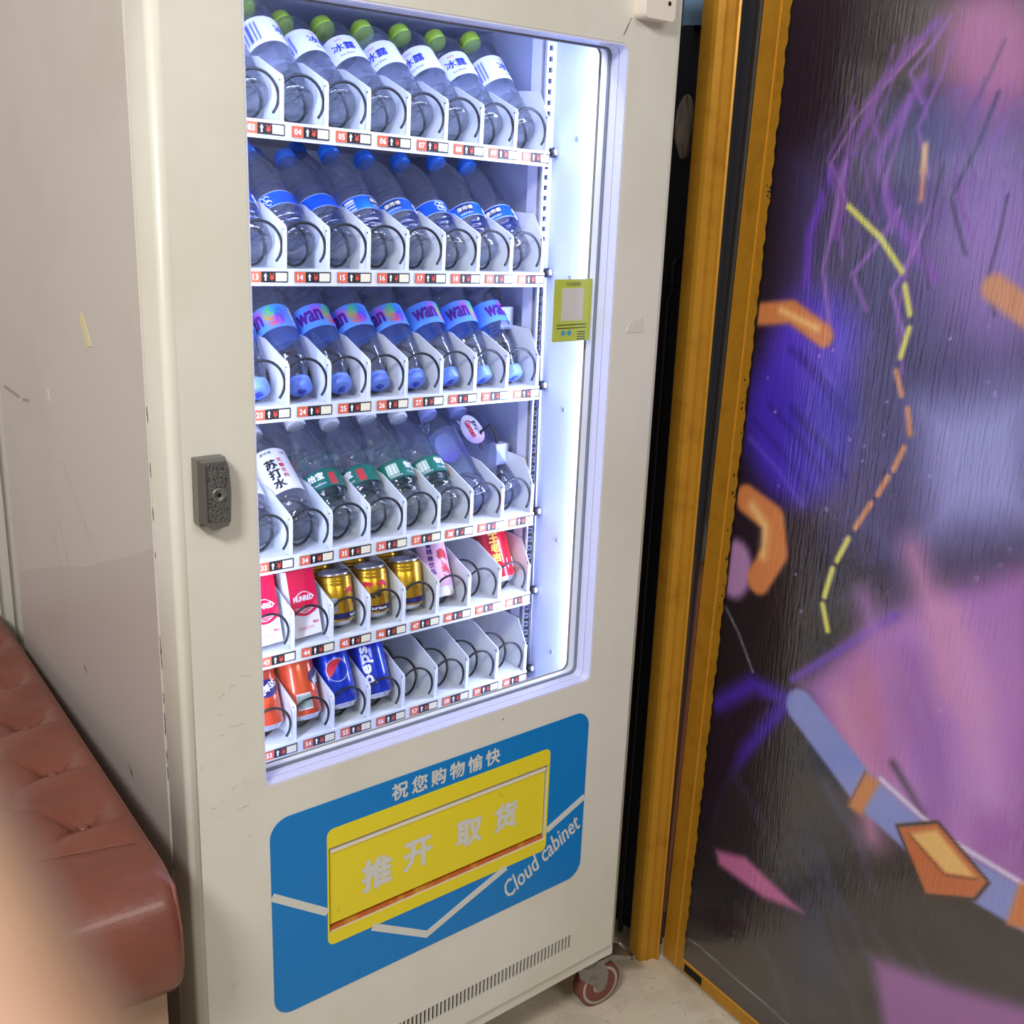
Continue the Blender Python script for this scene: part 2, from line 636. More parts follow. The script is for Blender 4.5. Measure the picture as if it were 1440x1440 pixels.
# chips of paint along the mural's edge
for k in range(26):
    z = random.choice([random.uniform(0.75, 1.75), random.uniform(0.75, 1.3), 1.69 + random.uniform(-0.03, 0.03)])
    s = SW - random.uniform(0.000, 0.013)
    r = random.uniform(0.0012, 0.0032)
    lp = [(s + r * random.uniform(0.5, 1.1) * math.cos(t), z + r * random.uniform(0.6, 1.9) * math.sin(t)) for t in np.linspace(0, 2 * PI, 7)[:-1]]
    MB().plate([lp], 0.0026, 0.0018, 0, leafl).build('paint_chip', 'chip_dark', door)
b = MB()
b.box(SW, 1.6, 0.0, -0.028, -0.152, ZT, 0, leafl)
b.build('door_panel', 'tag_black', door)

MURAL = [
    ('p', (66, 58, 104), 0.075, 0.0, [(0.17, 1.731), (0.298, 1.793), (0.482, 1.855), (0.657, 1.803), (0.785, 1.104), (0.508, 0.978), (0.282, 1.088), (0.181, 1.39)]),
    ('p', (140, 110, 180), 0.1035, 0.0, [(0.75, 1.614), (0.753, 1.559), (0.743, 1.509), (0.718, 1.468), (0.682, 1.444), (0.638, 1.438), (0.592, 1.453), (0.549, 1.489), (0.516, 1.54), (0.497, 1.601), (0.495, 1.661), (0.511, 1.714), (0.54, 1.752), (0.58, 1.771), (0.624, 1.77), (0.667, 1.75), (0.704, 1.714), (0.733, 1.667)]),
    ('p', (165, 95, 158), 0.066, 0.0, [(0.663, 1.895), (0.664, 1.86), (0.654, 1.83), (0.632, 1.807), (0.602, 1.796), (0.567, 1.797), (0.53, 1.812), (0.497, 1.838), (0.472, 1.873), (0.459, 1.912), (0.459, 1.949), (0.472, 1.981), (0.497, 2.001), (0.529, 2.01), (0.565, 2.005), (0.599, 1.989), (0.629, 1.963), (0.651, 1.93)]),
    ('s', (120, 60, 170), 0.012, 0.0084, [(0.451, 1.956), (0.35, 1.862), (0.293, 1.718), (0.286, 1.603)]),
    ('s', (130, 70, 175), 0.0144, 0.0096, [(0.438, 1.869), (0.362, 1.743), (0.408, 1.646), (0.514, 1.542)]),
    ('s', (105, 60, 185), 0.013, 0.0091, [(0.26, 1.718), (0.225, 1.6), (0.23, 1.506)]),
    ('s', (150, 95, 170), 0.0038, 0.0025, [(0.428, 1.925), (0.311, 1.817), (0.258, 1.731), (0.311, 1.655)]),
    ('p', (66, 44, 180), 0.0507, 0.0, [(0.385, 1.268), (0.385, 1.211), (0.37, 1.157), (0.341, 1.111), (0.299, 1.08), (0.249, 1.068), (0.198, 1.076), (0.152, 1.107), (0.117, 1.155), (0.099, 1.214), (0.101, 1.277), (0.121, 1.334), (0.156, 1.378), (0.201, 1.404), (0.25, 1.41), (0.298, 1.396), (0.339, 1.365), (0.368, 1.321)]),
    ('p', (84, 56, 196), 0.054, 0.0, [(0.377, 1.414), (0.375, 1.382), (0.362, 1.352), (0.338, 1.327), (0.305, 1.31), (0.267, 1.304), (0.229, 1.31), (0.195, 1.327), (0.171, 1.354), (0.159, 1.387), (0.161, 1.422), (0.177, 1.453), (0.205, 1.478), (0.24, 1.492), (0.277, 1.496), (0.313, 1.488), (0.344, 1.47), (0.366, 1.445)]),
    ('p', (150, 150, 212), 0.072, 0.0, [(0.515, 1.318), (0.732, 1.39), (0.774, 1.163), (0.581, 1.103)]),
    ('p', (34, 26, 32), 0.024, 0.0, [(0.096, 0.795), (0.299, 0.972), (0.504, 1.005), (0.504, 0.898), (0.316, 0.719), (0.084, 0.528)]),
    ('p', (160, 102, 176), 0.0405, 0.0, [(0.329, 0.7), (0.532, 0.929), (0.784, 1.11), (0.893, 0.513), (0.71, 0.512), (0.448, 0.592)]),
    ('p', (188, 130, 206), 0.1485, 0.0, [(0.821, 0.837), (0.824, 0.77), (0.811, 0.702), (0.782, 0.64), (0.74, 0.592), (0.688, 0.563), (0.632, 0.56), (0.581, 0.585), (0.541, 0.635), (0.519, 0.703), (0.518, 0.78), (0.537, 0.854), (0.574, 0.915), (0.621, 0.957), (0.674, 0.975), (0.724, 0.969), (0.768, 0.942), (0.802, 0.896)]),
    ('p', (192, 116, 164), 0.0725, 0.0, [(0.58, 0.73), (0.583, 0.686), (0.578, 0.642), (0.564, 0.605), (0.543, 0.578), (0.518, 0.565), (0.492, 0.569), (0.468, 0.589), (0.448, 0.623), (0.437, 0.667), (0.435, 0.714), (0.442, 0.759), (0.457, 0.795), (0.479, 0.82), (0.503, 0.829), (0.529, 0.824), (0.551, 0.803), (0.569, 0.771)]),
    ('s', (112, 66, 186), 0.0116, 0.0072, [(0.309, 0.7), (0.416, 0.805), (0.533, 0.922)]),
    ('s', (72, 42, 165), 0.0238, 0.0204, [(0.104, 0.555), (0.203, 0.645), (0.306, 0.65), (0.205, 0.476), (0.155, 0.268), (0.173, 0.088), (0.223, -0.155)]),
    ('p', (40, 34, 42), 0.021, 0.0, [(0.045, -0.073), (0.15, 0.377), (0.312, 0.611), (0.591, 0.46), (0.727, 0.416), (0.903, 0.458), (0.937, 0.273), (0.082, -0.387)]),
    ('p', (44, 48, 78), 0.096, 0.0, [(0.512, 0.247), (0.518, 0.18), (0.516, 0.116), (0.506, 0.061), (0.489, 0.023), (0.467, 0.006), (0.442, 0.015), (0.418, 0.047), (0.398, 0.099), (0.384, 0.165), (0.378, 0.235), (0.381, 0.301), (0.393, 0.354), (0.411, 0.388), (0.433, 0.401), (0.457, 0.39), (0.479, 0.358), (0.498, 0.308)]),
    ('s', (112, 62, 150), 0.006, 0.0032, [(0.367, 1.923), (0.357, 1.878), (0.339, 1.823), (0.362, 1.767)]),
    ('s', (112, 62, 150), 0.006, 0.0018, [(0.503, 1.646), (0.484, 1.599), (0.45, 1.541), (0.481, 1.488)]),
    ('s', (112, 62, 150), 0.0062, 0.0038, [(0.296, 1.827), (0.293, 1.751), (0.284, 1.659), (0.31, 1.566)]),
    ('s', (112, 62, 150), 0.0055, 0.0027, [(0.453, 1.946), (0.448, 1.905), (0.438, 1.856), (0.456, 1.804)]),
    ('s', (112, 62, 150), 0.0055, 0.0015, [(0.555, 1.861), (0.545, 1.797), (0.525, 1.72), (0.556, 1.641)]),
    ('s', (138, 84, 176), 0.0055, 0.0027, [(0.488, 1.929), (0.471, 1.865), (0.44, 1.789), (0.476, 1.708)]),
    ('s', (48, 38, 66), 0.0063, 0.0019, [(0.263, 1.966), (0.248, 1.884), (0.218, 1.786), (0.256, 1.683)]),
    ('s', (138, 84, 176), 0.006, 0.0023, [(0.464, 1.64), (0.459, 1.56), (0.447, 1.464), (0.477, 1.37)]),
    ('s', (92, 66, 128), 0.0062, 0.0029, [(0.363, 1.769), (0.351, 1.711), (0.33, 1.64), (0.357, 1.57)]),
    ('s', (92, 66, 128), 0.0055, 0.0022, [(0.582, 1.916), (0.561, 1.857), (0.525, 1.787), (0.563, 1.712)]),
    ('s', (150, 104, 186), 0.0065, 0.0038, [(0.29, 1.734), (0.283, 1.645), (0.268, 1.537), (0.3, 1.43)]),
    ('s', (60, 48, 84), 0.006, 0.0027, [(0.385, 1.85), (0.352, 1.805), (0.297, 1.749), (0.338, 1.691)]),
    ('s', (48, 38, 66), 0.0062, 0.0015, [(0.38, 1.723), (0.371, 1.645), (0.352, 1.551), (0.383, 1.459)]),
    ('s', (60, 48, 84), 0.0055, 0.0019, [(0.628, 1.68), (0.626, 1.624), (0.618, 1.556), (0.639, 1.49)]),
    ('s', (60, 48, 84), 0.0055, 0.0028, [(0.585, 1.838), (0.563, 1.764), (0.525, 1.674), (0.568, 1.584)]),
    ('s', (60, 48, 84), 0.0062, 0.0025, [(0.3, 1.893), (0.268, 1.829), (0.212, 1.75), (0.259, 1.667)]),
    ('s', (150, 104, 186), 0.0063, 0.0038, [(0.49, 1.655), (0.469, 1.591), (0.431, 1.511), (0.469, 1.436)]),
    ('s', (138, 84, 176), 0.0062, 0.0042, [(0.424, 1.653), (0.392, 1.6), (0.339, 1.534), (0.38, 1.473)]),
    ('s', (138, 84, 176), 0.0055, 0.0034, [(0.475, 1.961), (0.45, 1.924), (0.409, 1.879), (0.442, 1.829)]),
    ('s', (138, 84, 176), 0.006, 0.0029, [(0.414, 1.842), (0.404, 1.775), (0.385, 1.695), (0.414, 1.613)]),
    ('s', (48, 38, 66), 0.0057, 0.0013, [(0.501, 1.73), (0.494, 1.669), (0.481, 1.596), (0.506, 1.524)]),
    ('s', (112, 62, 150), 0.006, 0.0031, [(0.392, 1.938), (0.37, 1.85), (0.33, 1.743), (0.377, 1.632)]),
    ('s', (112, 62, 150), 0.006, 0.003, [(0.407, 1.934), (0.373, 1.888), (0.317, 1.833), (0.36, 1.772)]),
    ('s', (138, 84, 176), 0.0062, 0.0013, [(0.296, 1.85), (0.279, 1.799), (0.248, 1.738), (0.278, 1.676)]),
    ('s', (112, 62, 150), 0.0062, 0.0024, [(0.353, 1.853), (0.323, 1.787), (0.272, 1.705), (0.317, 1.622)]),
    ('s', (138, 84, 176), 0.0055, 0.002, [(0.603, 1.795), (0.58, 1.741), (0.54, 1.675), (0.578, 1.608)]),
    ('s', (48, 30, 138), 0.0116, 0.0033, [(0.129, 1.219), (0.216, 1.168), (0.289, 1.111)]),
    ('s', (104, 74, 214), 0.0116, 0.0025, [(0.122, 1.18), (0.209, 1.13), (0.283, 1.073)]),
    ('s', (52, 34, 150), 0.0108, 0.0026, [(0.151, 1.457), (0.235, 1.403), (0.305, 1.343)]),
    ('s', (104, 74, 214), 0.0112, 0.0032, [(0.173, 1.441), (0.255, 1.388), (0.324, 1.328)]),
    ('s', (48, 30, 138), 0.0108, 0.0031, [(0.232, 1.374), (0.312, 1.322), (0.38, 1.265)]),
    ('s', (48, 30, 138), 0.0112, 0.0034, [(0.208, 1.378), (0.289, 1.326), (0.357, 1.268)]),
    ('s', (48, 30, 138), 0.0112, 0.0038, [(0.227, 1.258), (0.308, 1.208), (0.377, 1.152)]),
    ('s', (48, 30, 138), 0.0108, 0.0024, [(0.231, 1.264), (0.312, 1.214), (0.381, 1.158)]),
    ('s', (48, 30, 138), 0.0112, 0.0038, [(0.17, 1.256), (0.254, 1.205), (0.325, 1.148)]),
    ('s', (58, 56, 80), 0.018, 0.0073, [(0.424, 0.508), (0.511, 0.44), (0.575, 0.347)]),
    ('s', (52, 50, 72), 0.0192, 0.0078, [(0.457, 0.172), (0.546, 0.11), (0.611, 0.018)]),
    ('s', (30, 26, 32), 0.0186, 0.0053, [(0.356, 0.461), (0.447, 0.392), (0.514, 0.296)]),
    ('s', (58, 56, 80), 0.0192, 0.0072, [(0.355, 0.334), (0.448, 0.267), (0.515, 0.171)]),
    ('s', (58, 56, 80), 0.0186, 0.0035, [(0.458, 0.312), (0.546, 0.247), (0.61, 0.155)]),
    ('s', (58, 56, 80), 0.0174, 0.0062, [(0.584, 0.269), (0.665, 0.207), (0.726, 0.119)]),
    ('s', (58, 56, 80), 0.018, 0.0045, [(0.426, 0.517), (0.514, 0.448), (0.578, 0.355)]),
    ('s', (52, 50, 72), 0.0174, 0.0049, [(0.665, 0.294), (0.743, 0.234), (0.8, 0.148)]),
    ('s', (30, 26, 32), 0.0168, 0.0035, [(0.576, 0.632), (0.654, 0.566), (0.713, 0.478)]),
    ('s', (52, 50, 72), 0.0198, 0.0073, [(0.182, 0.407), (0.284, 0.335), (0.357, 0.234)]),
    ('s', (52, 50, 72), 0.021, 0.007, [(0.24, 0.089), (0.342, 0.023), (0.415, -0.075)]),
    ('s', (30, 26, 32), 0.0192, 0.0033, [(0.367, 0.309), (0.46, 0.242), (0.527, 0.147)]),
    ('s', (30, 26, 32), 0.0174, 0.0052, [(0.648, 0.393), (0.725, 0.332), (0.783, 0.245)]),
    ('s', (30, 26, 32), 0.0162, 0.006, [(0.698, 0.549), (0.771, 0.486), (0.826, 0.402)]),
    ('s', (176, 116, 192), 0.056, 0.0168, [(0.46, 0.929), (0.527, 0.822), (0.571, 0.692)]),
    ('s', (206, 140, 184), 0.05, 0.0192, [(0.646, 0.962), (0.706, 0.862), (0.746, 0.742)]),
    ('s', (206, 140, 184), 0.058, 0.0198, [(0.437, 0.706), (0.507, 0.597), (0.552, 0.463)]),
    ('s', (200, 144, 212), 0.052, 0.016, [(0.673, 0.897), (0.733, 0.798), (0.773, 0.678)]),
    ('s', (206, 140, 184), 0.052, 0.0192, [(0.551, 1.053), (0.614, 0.95), (0.656, 0.827)]),
    ('s', (200, 144, 212), 0.052, 0.0113, [(0.627, 0.772), (0.689, 0.671), (0.731, 0.547)]),
    ('s', (150, 96, 176), 0.054, 0.0139, [(0.58, 0.774), (0.644, 0.671), (0.687, 0.544)]),
    ('s', (150, 96, 176), 0.054, 0.0214, [(0.584, 0.847), (0.647, 0.744), (0.689, 0.619)]),
    ('s', (196, 150, 226), 0.0022, 0.0011, [(0.155, 1.313), (0.158, 1.31)]),
    ('s', (196, 150, 226), 0.0023, 0.0012, [(0.215, 1.098), (0.217, 1.096)]),
    ('s', (196, 150, 226), 0.0017, 0.0011, [(0.63, 1.473), (0.631, 1.471)]),
    ('s', (196, 150, 226), 0.0018, 0.0011, [(0.733, 1.112), (0.734, 1.11)]),
    ('s', (196, 150, 226), 0.0022, 0.002, [(0.343, 1.082), (0.345, 1.079)]),
    ('s', (196, 150, 226), 0.0019, 0.0014, [(0.45, 1.315), (0.452, 1.312)]),
    ('s', (196, 150, 226), 0.0019, 0.0018, [(0.728, 0.867), (0.729, 0.865)]),
    ('s', (196, 150, 226), 0.0017, 0.0012, [(0.646, 1.38), (0.647, 1.378)]),
    ('s', (196, 150, 226), 0.002, 0.0013, [(0.415, 1.194), (0.417, 1.192)]),
    ('s', (196, 150, 226), 0.0019, 0.0011, [(0.562, 1.199), (0.564, 1.197)]),
    ('s', (196, 150, 226), 0.002, 0.0018, [(0.313, 1.391), (0.315, 1.389)]),
    ('s', (196, 150, 226), 0.0018, 0.0012, [(0.721, 1.081), (0.723, 1.079)]),
    ('s', (196, 150, 226), 0.002, 0.0015, [(0.283, 1.376), (0.285, 1.373)]),
    ('s', (196, 150, 226), 0.0018, 0.0017, [(0.561, 1.444), (0.563, 1.442)]),
    ('s', (196, 150, 226), 0.0022, 0.0014, [(0.287, 0.926), (0.289, 0.924)]),
    ('s', (196, 150, 226), 0.002, 0.0014, [(0.652, 0.781), (0.654, 0.779)]),
    ('s', (196, 150, 226), 0.002, 0.0011, [(0.413, 1.223), (0.415, 1.22)]),
    ('s', (196, 150, 226), 0.002, 0.0015, [(0.377, 1.23), (0.38, 1.228)]),
    ('s', (196, 150, 226), 0.0018, 0.0014, [(0.573, 1.235), (0.575, 1.233)]),
    ('s', (196, 150, 226), 0.0023, 0.0013, [(0.411, 0.707), (0.413, 0.705)]),
    ('s', (196, 150, 226), 0.0018, 0.0017, [(0.661, 1.364), (0.663, 1.362)]),
    ('s', (196, 150, 226), 0.0022, 0.0021, [(0.184, 1.248), (0.186, 1.246)]),
    ('s', (196, 150, 226), 0.0022, 0.002, [(0.31, 0.855), (0.313, 0.852)]),
    ('s', (196, 150, 226), 0.0019, 0.0018, [(0.683, 1.045), (0.685, 1.043)]),
    ('s', (196, 150, 226), 0.002, 0.0015, [(0.426, 1.08), (0.428, 1.078)]),
    ('s', (196, 150, 226), 0.002, 0.0012, [(0.452, 1.254), (0.454, 1.252)]),
    ('s', (134, 144, 210), 0.007, 0.0406, [(0.342, 0.649), (0.518, 0.547), (0.714, 0.492), (0.896, 0.494)]),
    ('s', (222, 214, 244), 0.0056, 0.0049, [(0.554, 0.589), (0.656, 0.558), (0.727, 0.545), (0.868, 0.54)]),
    ('p', (206, 128, 72), 0.009, 0.0, [(0.517, 0.586), (0.552, 0.58), (0.521, 0.491), (0.488, 0.496)]),
    ('p', (196, 104, 58), 0.0084, 0.0, [(0.603, 0.513), (0.686, 0.566), (0.802, 0.507), (0.782, 0.459), (0.685, 0.408)]),
    ('p', (236, 186, 112), 0.0084, 0.0, [(0.632, 0.511), (0.686, 0.55), (0.78, 0.5), (0.72, 0.476)]),
    ('p', (206, 120, 66), 0.0078, 0.0, [(0.856, 0.54), (0.887, 0.544), (0.901, 0.468), (0.846, 0.447)]),
    ('p', (150, 92, 162), 0.0252, 0.0, [(0.594, 0.208), (0.754, 0.258), (0.927, 0.326), (0.937, 0.273), (0.649, 0.05)]),
    ('p', (200, 112, 164), 0.0136, 0.0, [(0.145, 0.197), (0.237, 0.231), (0.412, 0.197), (0.302, 0.164), (0.158, 0.166)]),
    ('p', (180, 135, 185), 0.016, 0.0, [(0.167, 0.901), (0.167, 0.877), (0.161, 0.855), (0.15, 0.836), (0.135, 0.822), (0.117, 0.817), (0.099, 0.819), (0.084, 0.83), (0.072, 0.847), (0.066, 0.869), (0.066, 0.893), (0.073, 0.916), (0.084, 0.935), (0.1, 0.948), (0.117, 0.953), (0.135, 0.95), (0.15, 0.939), (0.161, 0.922)]),
    ('s', (214, 130, 76), 0.0081, 0.023, [(0.1, 1.435), (0.201, 1.451), (0.288, 1.414)]),
    ('s', (250, 200, 130), 0.0108, 0.0054, [(0.173, 1.451), (0.269, 1.426)]),
    ('s', (216, 132, 78), 0.009, 0.033, [(0.132, 1.047), (0.209, 1.024), (0.227, 0.958), (0.188, 0.883)]),
    ('s', (250, 205, 130), 0.0186, 0.0077, [(0.15, 1.036), (0.192, 1.003), (0.193, 0.94)]),
    ('s', (236, 190, 110), 0.0069, 0.0052, [(0.46, 1.759), (0.463, 1.718)]),
    ('s', (206, 140, 96), 0.0069, 0.0046, [(0.463, 1.718), (0.466, 1.671)]),
    ('s', (216, 214, 96), 0.0037, 0.0056, [(0.311, 1.655), (0.392, 1.602), (0.447, 1.547)]),
    ('s', (216, 214, 96), 0.0037, 0.0056, [(0.457, 1.523), (0.475, 1.475)]),
    ('s', (216, 214, 96), 0.0037, 0.0056, [(0.478, 1.45), (0.468, 1.398)]),
    ('s', (206, 140, 96), 0.0038, 0.0056, [(0.463, 1.371), (0.481, 1.331)]),
    ('s', (206, 140, 96), 0.0037, 0.0056, [(0.498, 1.308), (0.51, 1.265)]),
    ('s', (206, 140, 96), 0.0039, 0.0059, [(0.501, 1.237), (0.486, 1.193)]),
    ('s', (206, 140, 96), 0.004, 0.0061, [(0.476, 1.177), (0.459, 1.139)]),
    ('s', (206, 140, 96), 0.0041, 0.0061, [(0.446, 1.118), (0.418, 1.062)]),
    ('s', (216, 214, 96), 0.0042, 0.0063, [(0.405, 1.036), (0.385, 0.986)]),
    ('s', (216, 214, 96), 0.0043, 0.0065, [(0.377, 0.966), (0.366, 0.905)]),
    ('s', (216, 214, 96), 0.0044, 0.0065, [(0.364, 0.886), (0.384, 0.838)]),
    ('s', (206, 140, 96), 0.0092, 0.023, [(0.631, 1.534), (0.714, 1.49)]),
    ('s', (150, 148, 156), 0.0036, 0.0018, [(0.076, -0.09), (0.123, -0.083), (0.21, -0.088), (0.303, -0.09), (0.417, -0.094)]),
    ('s', (170, 168, 176), 0.0032, 0.0016, [(0.096, 0.795), (0.147, 0.745), (0.2, 0.673)]),
    ('s', (30, 26, 30), 0.0041, 0.0024, [(0.603, 0.513), (0.686, 0.566), (0.802, 0.507), (0.782, 0.459), (0.685, 0.408), (0.603, 0.513)]),
    ('s', (120, 56, 34), 0.0042, 0.0018, [(0.632, 0.511), (0.717, 0.471), (0.78, 0.5)]),
    ('s', (120, 70, 44), 0.0044, 0.0015, [(0.517, 0.586), (0.488, 0.496)]),
]


NU, NV = 300, 540
U = np.linspace(0.0, 1.30, NU)
Z = np.linspace(-0.152, 2.42, NV)
UU, ZZ = np.meshgrid(U, Z)
rag = 0.0022 * np.sin(ZZ * 61) * np.sin(ZZ * 23.7) + 0.0016 * np.sin(ZZ * 171)
SS = UU + SW + lean(ZZ) + np.where(UU < 0.004, rag, 0)
img = np.empty((NV, NU, 3))
img[:] = np.array([36, 24, 38])


def seg_dist(pts, closed):
    d = np.full(SS.shape, 9.0)
    n = len(pts)
    for k in range(n if closed else n - 1):
        (ax, az), (bx, bz) = pts[k], pts[(k + 1) % n]
        ex, ez = bx - ax, bz - az
        t = np.clip(((SS - ax) * ex + (ZZ - az) * ez) / max(ex * ex + ez * ez, 1e-9), 0, 1)
        d = np.minimum(d, np.hypot(SS - ax - t * ex, ZZ - az - t * ez))
    return d


def inside(pts):
    r = np.zeros(SS.shape, bool)
    n = len(pts)
    for k in range(n):
        (ax, az), (bx, bz) = pts[k], pts[(k + 1) % n]
        c = ((az > ZZ) != (bz > ZZ)) & (SS < (bx - ax) * (ZZ - az) / ((bz - az) or 1e-9) + ax)
        r ^= c
    return r


for kind, color, soft, half, pts in MURAL:
    d = seg_dist(pts, kind == 'p')
    d = np.where(inside(pts), -d, d) if kind == 'p' else d - half
    soft = max(soft, 0.003)
    a = np.clip(0.5 - d / (2 * soft), 0, 1)
    a = a * a * (3 - 2 * a)
    img = img * (1 - a[..., None]) + np.array(color) * a[..., None]
edge = np.clip(1.5 - UU / 0.006, 0, 1)[..., None]
img = img * (1 - edge) + np.array([20, 17, 18]) * edge
img = img / 255.0
img = np.where(img <= 0.04045, img / 12.92, ((img + 0.055) / 1.055) ** 2.4)
o_ = 0.003
X = S * (HX + DX * SS - 0.995 * o_)
Y = S * (HY + DY * SS + 0.1 * o_)
vv = np.stack([X, Y, S * (ZZ + 0.2)], -1).reshape(-1, 3)
ii = np.arange(NU * NV).reshape(NV, NU)
ff = np.stack([ii[:-1, :-1], ii[1:, :-1], ii[1:, 1:], ii[:-1, 1:]], -1).reshape(-1, 4)
me = bpy.data.meshes.new('mural')
me.from_pydata(vv.tolist(), [], ff.tolist())
me.materials.append(MATS['mural_print'])
a = me.color_attributes.new('Col', 'FLOAT_COLOR', 'POINT')
a.data.foreach_set('color', np.concatenate([img.reshape(-1, 3), np.ones((NU * NV, 1))], 1).astype(np.float32).ravel())
wr_ = me.attributes.new('Wrinkle', 'FLOAT', 'POINT')
wk = 0.32 + 1.3 * np.clip(1.35 - np.hypot((SS - 0.62) / 0.34, (ZZ - 1.28) / 0.52), 0, 1) ** 1.3
wr_.data.foreach_set('value', wk.astype(np.float32).ravel())
me.polygons.foreach_set('use_smooth', [True] * len(me.polygons))
put('mural', me, door, label='glossy wrinkled mural film in violet, mauve, black and gold')

# ---------------------------------------------------------------- the vending machine
vm = thing('vending_machine', 'cream vending machine with lit glass door and blue and yellow panel below', 'vending machine', P(0.5, 0.45, -0.2))
ZTOP = 2.10
# cabinet
b = MB()
b.box(0.004, 0.020, 0.085, 0.895, -0.003, ZTOP, 0)
b.build('side_panel', 'side_paint', vm, label='grey cream side panel with scratches and torn paper')
b = MB()
b.box(0.980, 0.996, 0.085, 0.895, -0.003, ZTOP, 0)
b.build('side_panel', 'side_paint', vm)
b = MB()
b.box(0.0005, 0.012, 0.079, 0.0865, -0.003, ZTOP, 0)  # bright line on the seam edge: a highlight built as a pale strip
b.build('seam_highlight', 'trim_white', vm, label='painted pale highlight on the seam between door and side')
b = MB()
b.box(0.020, 0.980, 0.085, 0.895, 2.05, ZTOP, 0)
b.box(0.020, 0.980, 0.085, 0.895, -0.003, 0.02, 0)
b.box(0.020, 0.980, 0.880, 0.895, 0.02, 2.05, 0)
b.build('cabinet_shell', 'side_paint', vm)
b = MB()
b.box(0.006, 1.0, 0.012, 0.89, -0.036, -0.008, 0)
b.build('base_frame', 'cream_paint', vm)
# interior
b = MB().box(0.026, 0.034, 0.09, 0.86, 0.60, 1.99)
b.build('liner_wall', 'interior_white', vm)
b = MB().box(0.892, 0.900, 0.078, 0.86, 0.60, 1.99)
b.build('liner_wall', 'interior_white', vm)
b = MB().box(0.034, 0.892, 0.085, 0.86, 1.97, 1.99)
b.build('liner_ceiling', 'interior_white', vm)
b = MB().box(0.034, 0.892, 0.078, 0.86, 0.60, 0.612)
b.build('liner_floor', 'interior_white', vm)
b = MB().box(0.034, 0.892, 0.80, 0.815, 0.612, 1.97)
b.build('back_panel', 'back_panel_grey', vm)
# perforated rails at both ends of the shelves
for side in (0, 1):
    x0, x1 = (0.868, 0.8918) if side else (0.035, 0.058)
    y = 0.226 if side else 0.198
    loops = [rect(x0, x1, 0.613, 1.968)]
    z = 0.64
    while z < 1.94:
        loops.append(rect(x0 + 0.0055, x0 + 0.0145, z, z + 0.0092))
        z += 0.0197
    b = MB().plate(loops, y, y + 0.006, 0)
    b.box(x0 + 0.003, x1, y + 0.0062, y + 0.009, 0.613, 1.968, 1)
    b.build('shelf_rail', ['interior_white', 'hole_black'], vm, label='white rail with a column of square holes')
    b = MB().box(x0 + 0.004 if side else x0, x1 if side else x1 - 0.004, y + 0.02, y + 0.05, 0.613, 1.968)
    b.build('wire_channel', 'back_panel_grey', vm)
for z in (1.76, 1.50, 1.235, 0.955, 0.70):
    b = MB()
    a0 = [P(0.8915, 0.155 + 0.0045 * math.cos(t), z + 0.0045 * math.sin(t)) for t in np.linspace(0, 2 * PI, 13)[:-1]]
    a1 = [p + Vector((-0.0018, 0, 0)) for p in a0]
    i = b.verts(a0)
    j = b.verts(a1)
    for k in range(12):
        b.face([i + k, i + (k + 1) % 12, j + (k + 1) % 12, j + k])
    b.face([j + k for k in range(12)])
    b.build('liner_screw', 'gasket_grey', vm)
# fan at the back of the top compartment and a cable box at the right
b = MB()
b.lathe([(0, 0.035), (0, 0.055), (0.02, 0.058), (0.02, 0.03)], 28)
b.build('fan_ring', 'hole_black', vm, Matrix.Translation(P(0.80, 0.70, 1.90)) @ Matrix.Rotation(R(90), 4, 'X'))
for zc in (1.385, 1.095):
    b = MB().box(0.835, 0.868, 0.30, 0.325, zc, zc + 0.045)
    o = b.build('cable_box', 'interior_white', vm)
    MB().tube([P(0.845, 0.312, zc + 0.045), P(0.842, 0.315, zc + 0.07), P(0.83, 0.32, zc + 0.085), P(0.815, 0.33, zc + 0.07), P(0.82, 0.335, zc + 0.03)], 0.003, 6).build('cable', 'cable_black', o)
    MB().tube([P(0.852, 0.312, zc), P(0.856, 0.312, zc - 0.05), P(0.862, 0.318, zc - 0.09)], 0.004, 6).build('cable', 'cable_black', o)

# door
hole = rrect(0.1305, 0.8639, 0.6979, 1.9132, 0.016)
flap_hole = rect(0.2475, 0.7575, 0.3660, 0.5400)
slots = []
NS = 46
for k in range(NS):
    x = 0.402 + (0.848 - 0.402) * k / (NS - 1)
    slots.append(rect(x - 0.0031, x + 0.0031, 0.0545, 0.0895))
b = MB()
rr = 0.017
b.plate([rect(rr, 1 - rr, 0.004, ZTOP - rr), hole, flap_hole] + slots, 0.0, 0.07, 0, back=False)
# outer rounding and sides
layers = [(rr * (1 - math.sin(t)), rr * (1 - math.cos(t))) for t in np.linspace(0, PI / 2, 7)] + [(0.0, 0.076)]
pts = []
for ins, dep in layers:
    for x, z in rect(ins, 1 - ins, min(ins, 0.004), ZTOP - ins):
        pts.append(P(x, dep, z))
b.grid(pts, 4, len(layers), 0, True, True)
b.plate([rect(0.0, 1.0, 0.0, ZTOP), hole, rect(0.20, 0.80, 0.32, 0.59)], 0.0765, 0.0766, 0, back=True, sides=False)
b.f = [f for f in b.f]
b.build('door_panel', 'cream_paint', vm, label='cream door with rounded edge, window, flap and slots')
b = MB().box(0.39, 0.86, 0.005, 0.009, 0.045, 0.10)
b.build('vent_backing', 'hole_black', vm)
